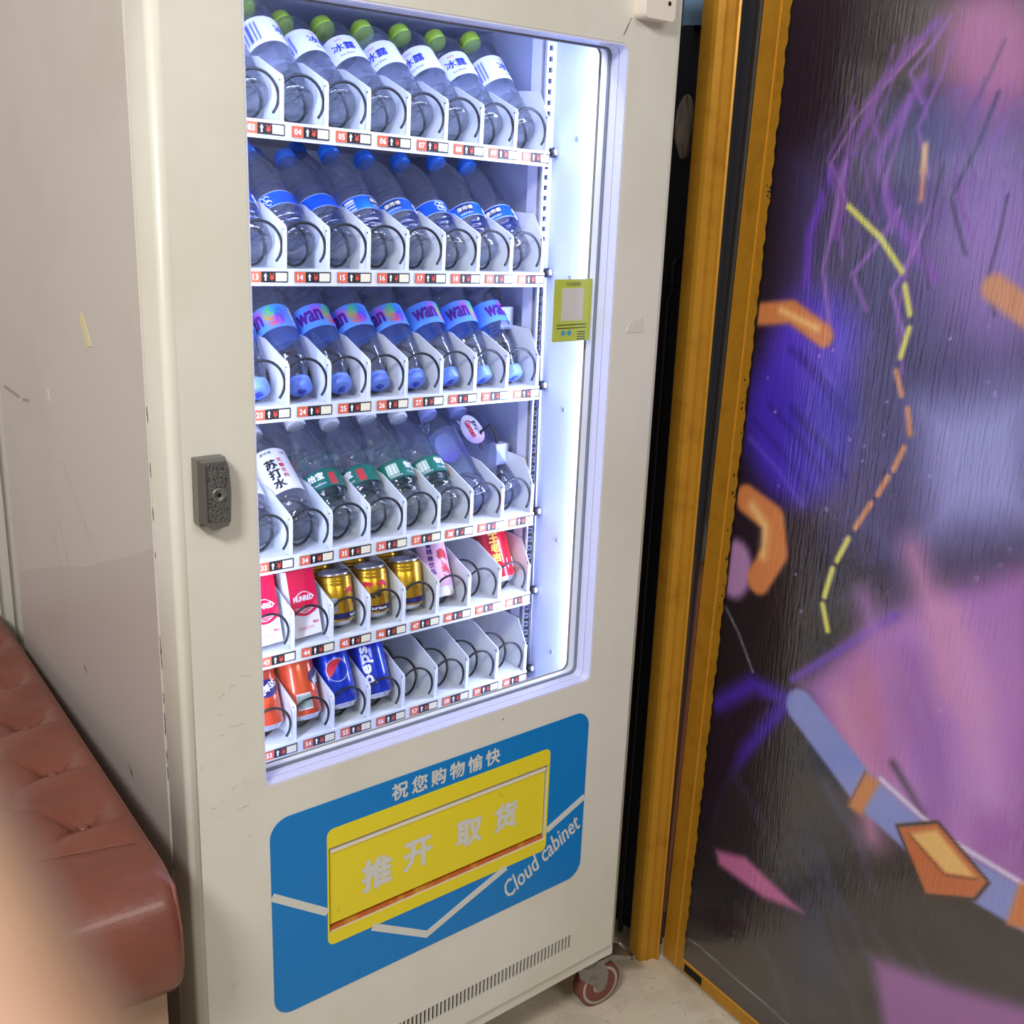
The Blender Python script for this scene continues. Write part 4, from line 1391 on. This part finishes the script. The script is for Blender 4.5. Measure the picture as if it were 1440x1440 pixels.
# cans
def can(Rad, H, m, bands=()):
    b = MB()
    b.lathe([(0.0, Rad * 0.76), (0.004, Rad * 0.80), (0.009, Rad * 0.97)], 36, 1, cap1=False)
    pr = [(0.009, Rad * 0.97), (0.014, Rad), (H - 0.016, Rad)]
    for z in bands:
        pr += [(z - 0.0022, Rad), (z, Rad - 0.0012), (z + 0.0022, Rad)]
    pr = sorted(pr)
    b.lathe(pr + [(H - 0.008, Rad * 0.94), (H - 0.004, Rad * 0.88)], 36, 0, cap0=False, cap1=False)
    b.lathe([(H - 0.004, Rad * 0.88), (H, Rad * 0.89), (H, Rad * 0.83), (H - 0.005, Rad * 0.81)], 36, 1, cap0=False)
    return b.mesh('body', [m, 'can_rim'])


def patch(name, Rad, pts2, m, lift, cx=0, cz=0):
    """flat print of any outline wrapped on a can"""
    b = MB()
    V_, F_ = tri2d([pts2])
    i_ = b.verts([cyl(Rad, cx + x, cz + z, lift) for x, z in V_])
    for t in F_:
        b.face([i_ + k for k in t])
    return b.mesh(name, [m])


def dense(pts):
    out = []
    for k in range(len(pts)):
        p, q_ = Vector(pts[k]), Vector(pts[(k + 1) % len(pts)])
        n_ = max(1, int((q_ - p).length / 0.003))
        out += [tuple(p.lerp(q_, i / n_)) for i in range(n_)]
    return out


def sleeve(Rad, z0, z1, m, lift=0.0003):
    b = MB()
    b.lathe([(z0, Rad + lift), (z1, Rad + lift)], 40, 0, cap0=False, cap1=False)
    return b.mesh('band', [m])


GR, GH = 0.0305, 0.092
bull = [(-0.0125, -0.003), (-0.010, 0.001), (-0.007, 0.005), (-0.003, 0.0075), (0.000, 0.0055), (0.003, 0.006), (0.0065, 0.003), (0.0095, 0.0035), (0.011, 0.0005), (0.0085, -0.001), (0.006, -0.001), (0.0055, -0.0055), (0.0035, -0.0055), (0.003, -0.002), (-0.003, -0.0015), (-0.0055, -0.0055), (-0.008, -0.005), (-0.0075, -0.001), (-0.0105, -0.0045)]
mbG = MB().text('红牛', wrap(GR, 0, 0.041), h=0.010, bold=0.0006)
mbG2 = MB().text('Red Bull Vitamin', wrap(GR, 0, 0.0175, 0.0010), h=0.0042, bold=0.0003)
spec('gold', [('body', can(GR, GH, 'can_gold', (0.072, 0.078, 0.084)), []),
              ('band', sleeve(GR, 0.0125, 0.0225, 'ink_navy'), [('lettering', mbG2.mesh('lettering', ['ink_white']))]),
              ('emblem', patch('emblem', GR, [(x - 0.0135, z) for x, z in bull], 'ink_red', 0.0006, 0, 0.060), []),
              ('emblem', patch('emblem', GR, [(0.0135 - x, z) for x, z in bull], 'ink_red', 0.0006, 0, 0.060), []),
              ('lettering', mbG.mesh('lettering', ['ink_black']), []),
              ('code_panel', label_mesh('code_panel', GR + 0.0004, 0.026, 0.050, lambda x, t: rgb(206, 206, 214) if (t < 0.12 or t > 0.88 or bars(x, -0.0585, 0.016, 7)) else rgb(86, 100, 176), 14, 8, FRONT - 0.0585 / GR, FRONT - 0.0425 / GR), [])])

CR, CH = 0.0338, 0.118
circ = [(0.0205 * math.cos(t), 0.0205 * math.sin(t)) for t in np.linspace(0, 2 * PI, 41)[:-1]]
top_, bot_, mid_ = [], [], []
rg = 0.0190
wave_t = lambda x: 0.0030 + 0.0055 * math.sin(x / rg * 1.7 + 0.2)
wave_b = lambda x: -0.0050 + 0.0050 * math.sin(x / rg * 1.9 - 0.3)
xs = np.linspace(-rg * 0.985, rg * 0.985, 21)
for x in xs:
    e_ = math.sqrt(max(0, rg * rg - x * x))
    top_.append((x, min(e_, wave_t(x))))
    bot_.append((x, max(-e_, wave_b(x))))
top_poly = top_ + [(rg * math.cos(t), rg * math.sin(t)) for t in np.linspace(0.16, PI - 0.16, 24)]
bot_poly = bot_[::-1] + [(rg * math.cos(t), rg * math.sin(t)) for t in np.linspace(PI + 0.16, 2 * PI - 0.16, 24)]
rotp = lambda pts, a: [(x * math.cos(a) - z * math.sin(a), x * math.sin(a) + z * math.cos(a)) for x, z in pts]
mbP = MB()
mbP.text('pepsi', wrap(CR, 0.062, 0.066, rot=PI / 2), h=0.024, wd=0.074, bold=0.0011)
spec('cola', [('body', can(CR, CH, 'can_blue'), []),
              ('emblem', patch('emblem', CR, circ, 'ink_white', 0.0004, 0, 0.068), [('emblem_red', patch('emblem_red', CR, rotp(top_poly, 0.5), 'ink_red', 0.0009, 0, 0.068)), ('emblem_blue', patch('emblem_blue', CR, rotp(bot_poly, 0.5), 'can_blue', 0.0009, 0, 0.068))]),
              ('lettering', mbP.mesh('lettering', ['ink_white']), [])])
mbO = MB().text('美年达', wrap(CR, 0.040, 0.070, 0.0012, rot=0.5), h=0.013, bold=0.0007)
spec('orange', [('body', can(CR, CH, 'can_orange'), []),
                ('code_panel', label_mesh('code_panel', CR + 0.0004, 0.018, 0.046, lambda x, t: rgb(226, 206, 196) if (abs(x) > 0.0118 or t > 0.9 or t < 0.06) else (rgb(120, 140, 130) if bars(t, 0.0, 1.0, 8) else rgb(186, 206, 196)), 16, 24, FRONT - 0.0132 / CR, FRONT + 0.0132 / CR), []),
                ('badge', patch('badge', CR, [(0.026 * math.cos(t), 0.015 * math.sin(t)) for t in np.linspace(0, 2 * PI, 27)[:-1]], 'ink_navy', 0.0006, 0.040, 0.070), [('lettering', mbO.mesh('lettering', ['ink_white']))])])
mbR = MB()
for k, ch in enumerate('王老吉'):
    mbR.text(ch, wrap(CR, 0.0, 0.086 - 0.019 * k), h=0.0165, bold=0.0009)
mbR2 = MB().text('凉茶', wrap(CR, 0.030, 0.036), h=0.008, bold=0.0006)
spec('redcan', [('body', can(CR * 0.95, CH, 'can_red'), []), ('lettering', mbR.mesh('lettering', ['ink_gold']), []),
                ('white_panel', patch('white_panel', CR * 0.95, rect(-0.012, 0.012, -0.010, 0.010), 'ink_white', 0.0005, 0.031, 0.034), [])])
# pink wrapped drink
mbK = MB()
for k, ch in enumerate('蜜桃味饮品'):
    mbK.text(ch, wrap(0.0278, -0.006, 0.100 - 0.0125 * k), h=0.010, bold=0.0004)
mbK2 = MB().text('桃', wrap(0.0278, 0.016, 0.080), h=0.016, bold=0.0012)
mbK2.text('水', wrap(0.0278, 0.018, 0.052), h=0.012, bold=0.0012)
spec('pink', [('body', body([(0.006, 0.004), (0.004, 0.014), (0.001, 0.021), (0.003, 0.0250), (0.010, 0.0268), (0.022, 0.0272), (0.115, 0.0272), (0.124, 0.0262), (0.130, 0.0240)], 0.0272, 'box_white', 0.003, 0), []),
              ('label', label_mesh('label', 0.0277, 0.020, 0.118, lambda x, t: rgb(206, 40, 74) if (0.012 < x < 0.030 and 0.15 < t < 0.75 and math.sin(t * 22 + x * 300) > -0.2) else rgb(228, 184, 212), 60, 20), [('lettering', mbK.mesh('lettering', ['ink_purple'])), ('lettering', mbK2.mesh('lettering', ['ink_red']))]),
              ('lid', MB().lathe([(0.124, 0.0268), (0.131, 0.0268), (0.132, 0.025)], 30).mesh('lid', ['pink_label']), [])])
# pink and white cartons in cellophane
BW, BD, BH = 0.053, 0.030, 0.112


def box_meshes():
    b = MB()
    b.box(-BW / 2, BW / 2, -BD / 2, BD / 2, 0, BH, 1, ident)
    m0 = b.mesh('carton', ['box_pink', 'box_white'])
    b = MB()
    arc = [(x, 0.046 - 0.012 * math.cos(x / (BW / 2) * 1.35)) for x in np.linspace(-BW / 2, BW / 2, 15)]
    f_ = lambda x, o, z: Vector((x, -BD / 2 - o, z))
    b.plate([arc + [(BW / 2, BH), (-BW / 2, BH)]], 0.0004, 0.0, 0, f_)
    b.box(-BW / 2, BW / 2, -BD / 2, BD / 2, BH, BH + 0.0004, 0, ident)
    m1 = b.mesh('printed_front', ['box_pink'])
    b = MB()
    b.text('HUNRED·', lambda x, z: Vector((x, -BD / 2 - 0.0008, 0.064 + z)), h=0.0085, wd=0.040, m=0, bold=0.0005)
    band_ = [(x, 0.0545 + 0.0105 * math.cos(x / 0.019 * 1.5)) for x in np.linspace(-0.019, 0.019, 11)]
    b.tube([(x, -BD / 2 - 0.0006, z + 0.010) for x, z in band_], 0.0007, 5)
    b.tube([(x, -BD / 2 - 0.0006, 0.106 - 0.0 - z) for x, z in [(p[0], p[1] - 0.010 + 0.012) for p in band_]], 0.0007, 5)
    for k in range(3):
        b.box(-0.016, 0.016 - 0.003 * k, -BD / 2 - 0.0007, -BD / 2 - 0.0005, 0.0480 - 0.0028 * k, 0.0488 - 0.0028 * k, 0, ident)
    m2 = b.mesh('lettering', ['ink_white'])
    b = MB()
    b.text('PRO', lambda x, z: Vector((0.017 + x, -BD / 2 - 0.0006, 0.021 + z)), h=0.004, bold=0.0002)
    for k in range(2):
        b.box(-0.018, 0.012, -BD / 2 - 0.0006, -BD / 2 - 0.0004, 0.0150 - 0.003 * k, 0.0156 - 0.003 * k, 0, ident)
    m3 = b.mesh('lettering', ['box_pink'])
    return m0, m1, m2, m3


m0, m1, m2, m3 = box_meshes()
spec('carton', [('carton', m0, []), ('printed_front', m1, [('lettering', m2)]), ('lettering', m3, [])])

NAMES = {'green': 'water_bottle', 'blue': 'water_bottle', 'vitamin': 'drink_bottle', 'soda': 'water_bottle', 'springgreen': 'water_bottle', 'oval': 'water_bottle', 'gold': 'drink_can', 'cola': 'drink_can', 'orange': 'drink_can', 'redcan': 'drink_can', 'pink': 'drink_cup', 'carton': 'carton_pack'}
CATS = {'water_bottle': 'bottle', 'drink_bottle': 'bottle', 'drink_can': 'can', 'drink_cup': 'cup', 'carton_pack': 'box'}


def product(kind, row, slot, v, h, leanb, spin, label, group, flip=False, roll=0.0):
    M = row_matrix(row) @ Matrix.Translation((u_mid(slot), v, h)) @ Matrix.Rotation(R(roll), 4, 'Y') @ Matrix.Rotation(-R(leanb), 4, 'X')
    if flip:
        M = M @ Matrix.Translation((0, 0, flip)) @ Matrix.Rotation(PI, 4, 'X') @ Matrix.Rotation(PI, 4, 'Z')
    M = M @ Matrix.Rotation(R(spin), 4, 'Z')
    if NAMES[kind].endswith('bottle'):
        M = M @ Matrix.Diagonal((1.07, 1.07, 1.0, 1.0))
    root = thing(NAMES[kind], label, CATS[NAMES[kind]], group=group, basis=M, world_built=False)
    for name, me, subs in SPEC[kind]:
        o = put(name, me, root)
        for sn, sm in subs:
            put(sn, sm, o)
    return root


def reclined(kind, row, slot, cv, ch, Rad, spin, label, group, back=0.0):
    """a bottle lying back with its foot at the front edge; (cv, ch): where its cap is"""
    cv, ch = (cv - (0.004 if row == 1 else 0.010)) * S, (ch - (0.006 if row == 4 else 0.0)) * S
    Rad = Rad * 1.07
    th = math.degrees(math.atan2(cv - 0.030, ch - 0.038))
    h = 0.0112 + Rad * math.sin(R(th))
    v = 0.010 + Rad * math.cos(R(th)) + back
    return product(kind, row, slot, v, h, th, spin, label, group)


CAPS = {1: {3: (0.21, 0.20), 4: (0.200, 0.201), 5: (0.235, 0.201), 6: (0.224, 0.200), 7: (0.216, 0.203), 8: (0.200, 0.199), 9: (0.197, 0.200), 10: (0.172, 0.190)},
        2: {3: (0.21, 0.196), 4: (0.220, 0.196), 5: (0.229, 0.196), 6: (0.196, 0.200), 7: (0.205, 0.195), 8: (0.204, 0.197), 9: (0.187, 0.196), 10: (0.193, 0.196)},
        4: {3: (0.22, 0.19), 4: (0.224, 0.186), 5: (0.196, 0.199), 6: (0.204, 0.190), 7: (0.193, 0.198), 8: (0.198, 0.188), 9: (0.202, 0.184), 10: (0.205, 0.185)}}
SPIN1 = {3: 10, 4: 58, 5: 40, 6: -8, 7: -30, 8: -34, 9: -12, 10: 42}
SPIN2 = {3: -12, 4: -120, 5: 170, 6: 52, 7: -14, 8: -66, 9: -10, 10: -22}
ONES = 'zero one two three four five six seven eight nine ten eleven twelve thirteen fourteen fifteen sixteen seventeen eighteen nineteen'.split()
TENS = 'x x twenty thirty forty fifty sixty'.split()


def word(n):
    return ONES[n] if n < 20 else TENS[n // 10] + ('-' + ONES[n % 10] if n % 10 else '')


G1, G2, G3, G4 = 'green-capped water bottles on the top shelf', 'blue-capped water bottles on the second shelf', 'upside-down drinks on the third shelf', 'bottles on the fourth shelf'
for s, (cv, ch) in CAPS[1].items():
    reclined('green', 1, s, cv, ch, 0.0325, SPIN1[s] - 25, 'green-capped water bottle with white label lying in slot number %s, top shelf' % word(s), G1)
reclined('green', 1, 8, 0.205, 0.200, 0.0325, 100, 'second green-capped water bottle behind the front bottle in slot eight, top shelf', G1, 0.105)
for s, (cv, ch) in CAPS[2].items():
    reclined('blue', 2, s, cv, ch, 0.0325, SPIN2[s] - 25, 'blue-capped water bottle with blue label at the front of slot %s, second shelf' % word(10 + s), G2)
for s in (4, 5, 6, 7, 8):
    cv, ch = CAPS[2][s]
    reclined('blue', 2, s, cv - 0.004, ch + 0.002, 0.0325, 40 * s, 'blue-capped bottle half hidden behind the front bottle of slot %s, second shelf' % word(10 + s), G2, 0.108)
SPIN3 = {3: 20, 4: 52, 5: -2, 6: 40, 7: 36, 8: -14, 9: -8, 10: -34}
for s in range(3, 11):
    th = (44, 44, 44, 44, 44, 41, 39, 39)[s - 3]
    h = 0.0112 + 0.0192 * math.sin(R(th))
    v = 0.012 + 0.0192 * math.cos(R(th))
    product('vitamin', 3, s, v, h, th, SPIN3[s] + 22, 'upside-down drink bottle on its pale blue cap in slot %s, third shelf' % word(20 + s), G3, flip=0.2)
KIND4 = {3: 'soda', 4: 'soda', 5: 'springgreen', 6: 'springgreen', 7: 'springgreen', 8: 'springgreen', 9: 'oval', 10: 'oval'}
SPIN4 = {3: 20, 4: 4, 5: -18, 6: -42, 7: 54, 8: 46, 9: 150, 10: -16}
TXT4 = {'soda': 'soda water bottle with tall white label in slot %s, fourth shelf', 'springgreen': 'water bottle with dark green label and white cap in slot %s, fourth shelf', 'oval': 'bluish water bottle with lilac cap in slot %s, fourth shelf'}
for s, (cv, ch) in CAPS[4].items():
    lab = TXT4[KIND4[s]] % word(30 + s)
    if s == 10:
        lab = 'bluish water bottle with oval red lettered label in slot forty, fourth shelf'
    reclined(KIND4[s], 4, s, cv, ch, 0.0325, SPIN4[s] - 25, lab, G4)
for s in (4, 5, 6, 7, 8, 9):
    cv, ch = CAPS[4][s]
    reclined('springgreen' if s != 9 else 'oval', 4, s, cv, ch, 0.0325, 60 * s, 'white-capped bottle mostly hidden behind the front bottle of slot %s, fourth shelf' % word(30 + s), G4, 0.108)
# fifth shelf
G5 = 'goods on the fifth shelf'
for s in (3, 4):
    product('carton', 5, s, 0.030, 0.0118 + 0.004, 14, 4, 'pink and white carton at the front of slot %s, fifth shelf' % word(40 + s), G5, roll=-2)
    product('carton', 5, s, 0.080, 0.0118 + 0.004, 14, 4, 'pink and white carton behind the front carton of slot %s, fifth shelf' % word(40 + s), G5, roll=-2)
for s, sp in ((5, 66), (6, -6), (7, -150)):
    product('gold', 5, s, 0.044, 0.0112 + 0.005, 11, sp - 12, 'gold drink can at the front of slot %s, fifth shelf' % word(40 + s), G5)
    product('gold', 5, s, 0.112, 0.0112 + 0.005, 11, 120, 'gold drink can behind the front can of slot %s, fifth shelf' % word(40 + s), G5)
product('pink', 5, 8, 0.040, 0.0112 + 0.010, 24, -30, 'clear cup with pink label leaning in slot forty-eight of the fifth shelf', G5)
product('redcan', 5, 10, 0.044, 0.0112 + 0.013, 24, -30, 'red drink can with gold characters leaning in slot fifty, fifth shelf', G5)
# bottom shelf
G6 = 'cans on the bottom shelf'
product('orange', 6, 3, 0.037, 0.0112 + 0.013, 23, -66, 'orange drink can with white badge leaning in slot fifty-three, bottom shelf', G6)
product('orange', 6, 4, 0.037, 0.0112 + 0.013, 23, -14, 'orange drink can with code panel in front leaning in slot fifty-four, bottom shelf', G6)
product('cola', 6, 5, 0.037, 0.0112 + 0.014, 25, -14, 'blue can with round red white blue emblem in slot fifty-five, bottom shelf', G6)
product('cola', 6, 6, 0.037, 0.0112 + 0.014, 25, -140, 'blue can with white upright lettering in slot fifty-six, bottom shelf', G6)

# ---------------------------------------------------------------- things in the gap at the right
cb = MB()
cb.grid([P(1.243 + (0.040 + 0.006 * math.sin(3 * t + 20 * zz)) * math.cos(t), 0.185 + (0.030 + 0.005 * math.sin(2 * t)) * math.sin(t), 2.0 + zz) for zz in np.linspace(0, 0.4, 14) for t in np.linspace(0, 2 * PI, 33)[:-1]], 32, 14, 0, True, True)
o = cb.build('hanging_cloth', 'cloth_blue')
o['label'] = 'pale blue cloth hanging in the dark gap above the yellow jamb'
o['category'] = 'cloth'
cb = MB()
cb.grid([P(1.228 + 0.020 * math.sin(v_) * math.cos(t) * (1 + 0.25 * math.sin(3 * t + 4 * v_)), 0.19 + 0.02 * math.sin(v_) * math.sin(t), 1.805 - 0.055 * math.cos(v_) + 0.012 * math.sin(4 * t)) for v_ in np.linspace(0.05, PI - 0.05, 12) for t in np.linspace(0, 2 * PI, 25)[:-1]], 24, 12, 0, True, True)
o = cb.build('crumpled_rag', 'cloth_grey')
o['label'] = 'crumpled grey rag stuffed in the dark gap beside the machine'
o['category'] = 'cloth'
o = MB().tube([P(1.235 + 0.012 * math.cos(t), 0.19, 1.50 + 0.028 * math.sin(t)) for t in np.linspace(-1.2, 4.2, 22)] + [P(1.226, 0.20, z) for z in np.linspace(1.44, -0.19, 14)], 0.006, 8).build('hanging_cable', 'cable_black')
o['label'] = 'black looped cable hanging in the gap beside the machine'
o['category'] = 'cable'

# ---------------------------------------------------------------- tufted leather sofa at the left
sofa = thing('leather_sofa', 'brown tufted leather sofa along the left side of the machine', 'sofa', P(-0.4, 0.4, -0.2))
AX, AY = -0.0815, -0.17                 # the near right corner of the cushion
EX, EY = 0.0640, 0.9980                 # along the edge, away from the camera


def sof(a, c, z):                       # a: away from the camera along the edge, c: to the left of the edge
    return P(AX + EX * a - EY * c, AY + EY * a + EX * c, z)


prof = [(0.062, 0.496), (0.030, 0.506), (0.008, 0.532), (-0.003, 0.575), (-0.002, 0.620), (0.010, 0.655), (0.028, 0.680), (0.055, 0.697), (0.085, 0.703)]
top = [(0.085 + 1.13 * k / 120, 0.703) for k in range(1, 121)]
prof = prof + top
buttons = []
for j in range(0, 5):
    for i in range(0, 8):
        buttons.append((0.245 + 0.19 * i + (0.095 if j % 2 else 0) + 0.1 * j * 0.115, 0.072 + 0.115 * j))
NC = 70
CW = 0.62


def tuft(a, c):
    d = 0.0
    for ba, bc in buttons:
        r2 = ((a - ba) ** 2 + (c - bc) ** 2)
        if r2 < 0.03:
            d += 0.026 * math.exp(-r2 / 0.0010)
            for sa, scx in ((0.095, 0.115), (0.095, -0.115), (-0.095, 0.115), (-0.095, -0.115)):
                L_ = math.hypot(sa, scx)
                t = ((a - ba) * sa + (c - bc) * scx) / L_
                if 0 < t < L_ / 2:
                    n_ = abs((a - ba) * scx - (c - bc) * sa) / L_
                    d += 0.015 * math.exp(-(n_ / 0.006) ** 2) * (1 - t / (L_ / 2)) ** 0.6
    if a > 0.10:
        d += 0.004 * math.exp(-((a - 0.128 - 0.2 * c) / 0.004) ** 2)
    d -= 0.006 * math.sin(a * 33.07 + 1) * math.sin(c * 27.3) if a > 0.15 else 0
    return d


b = MB()
pts = []
for a_, z_ in prof:
    for k in range(NC):
        c_ = CW * (k / (NC - 1))
        e = 0.020 * (1 - math.sqrt(max(0.0, 1 - max(0.0, 1 - c_ / 0.020) ** 2)))
        if z_ > 0.68:
            zz = z_ - e - tuft(a_, c_) * min(1, c_ / 0.03)
        else:
            zz = z_
        pts.append(sof(a_ + (e * 0.6 if z_ <= 0.68 else 0), c_, zz))
b.grid([p for p in pts], NC, len(prof), 0, True)
# right side face
sidep = [(a_, z_ - (0.020 if z_ > 0.68 else 0)) for a_, z_ in prof]
lp = [(a_ + (0.012 if z_ <= 0.66 else 0), z_) for a_, z_ in sidep] + [(1.215, 0.496)]
b.plate([lp], 0.0005, 0.002, 0, lambda a, o, z: sof(a, o, z), back=False, sides=False)
b.build('seat_cushion', 'leather', sofa)
MB().tube([sof(a_ + (0.010 if z_ <= 0.66 else 0), 0.004, z_ - (0.014 if z_ > 0.68 else 0)) for a_, z_ in prof], 0.0032, 6).build('piping', 'leather_seam', sofa)
MB().tube([sof(0.128 + 0.2 * c_, c_, 0.7040 - (0.018 if c_ < 0.01 else 0)) for c_ in np.linspace(0.006, CW, 30)], 0.0009, 5).build('seam', 'leather_seam', sofa)
for i, (ba, bc) in enumerate(buttons):
    if ba > 1.19 or bc > CW - 0.02:
        continue
    MB().lathe([(0, 0.0085), (0.003, 0.008), (0.005, 0.005), (0.0056, 0.001)], 14).build('tuft_button', 'leather', sofa, Matrix.Translation(sof(ba, bc, 0.682)))
b = MB()
b.box(0.066, 1.20, 0.012, CW, -0.16, 0.50, 0, sof)
b.build('sofa_base', 'sofa_base', sofa)
for a_, c_ in ((0.12, 0.06), (1.13, 0.06), (0.12, 0.56), (1.13, 0.56)):
    MB().lathe([(0, 0.016), (0.04, 0.024)], 16).build('sofa_foot', 'chip_dark', sofa, Matrix.Translation(sof(a_, c_, -0.2)))

# ---------------------------------------------------------------- the hand near the lens
hand = thing('hand', 'bare hand out of focus at the lower left corner with one finger in view', 'hand', (-0.5045, -1.262, 1.6044))
fdir = (rgt * -0.55 + dwn * -0.835).normalized()       # along the index finger, towards its tip
side = (rgt * -0.835 + dwn * 0.55).normalized()        # from the index towards the little finger
nrm = fdir.cross(side).normalized()
if nrm.dot(fwd) > 0:
    nrm = -nrm                                          # the back of the hand faces the lens
knuck = Vector((-0.52206, -1.32130, 1.65998)) + fwd * 0.074 + rgt * (0.074 * (185 - 720) / 1523.5) + dwn * (0.074 * (1860 - 720) / 1523.5)


def hp(f, s, n):                                        # metres: along the fingers, across, out of the back
    return knuck + fdir * f + side * s + nrm * n


hv, he, hr = [], [], []


def joint(p, r, prev=None):
    hv.append(p)
    hr.append(r)
    if prev is not None:
        he.append((prev, len(hv) - 1))
    return len(hv) - 1


wr = joint(hp(-0.095, 0.030, 0.0), 0.026)
fa = joint(hp(-0.150, 0.034, 0.0), 0.030, wr)
fa2 = joint(hp(-0.230, 0.040, 0.0), 0.036, fa)
pm = joint(hp(-0.060, 0.030, 0.0), 0.028, wr)
for off, L3, bend in ((0.0, (0.040, 0.025, 0.020), 0.10), (0.021, (0.044, 0.028, 0.021), 0.35), (0.041, (0.041, 0.026, 0.020), 0.55), (0.060, (0.033, 0.020, 0.018), 0.75)):
    k0 = joint(hp(-0.012 - abs(off - 0.02) * 0.15, off, 0.0), 0.0105, pm)
    ang_, f_, n_ = 0.0, -0.012 - abs(off - 0.02) * 0.15, 0.0
    rads = (0.0092, 0.0086, 0.0070) if off < 0.05 else (0.0080, 0.0074, 0.0060)
    for seg, rad_ in zip(L3, rads):
        ang_ += bend
        f_ += seg * math.cos(ang_)
        n_ -= seg * math.sin(ang_)
        k0 = joint(hp(f_, off, n_), rad_, k0)
t0 = joint(hp(-0.070, 0.012, -0.012), 0.0150, pm)
t1 = joint(hp(-0.044, 0.006, -0.034), 0.0115, t0)
t2 = joint(hp(-0.020, 0.016, -0.046), 0.0100, t1)
t3 = joint(hp(-0.002, 0.026, -0.050), 0.0080, t2)
me = bpy.data.meshes.new('hand_skin')
me.from_pydata(hv, he, [])
me.materials.append(MATS['skin'])
ho = put('hand_skin', me, hand)
sk = ho.modifiers.new('skin', 'SKIN')
sk.use_smooth_shade = True
for i, r_ in enumerate(hr):
    d_ = me.skin_vertices[0].data[i]
    d_.radius = (r_, r_ * (0.62 if i in (wr, pm) else 1.0))
    d_.use_root = (i == wr)
ss = ho.modifiers.new('smooth', 'SUBSURF')
ss.levels = 2
ss.render_levels = 2
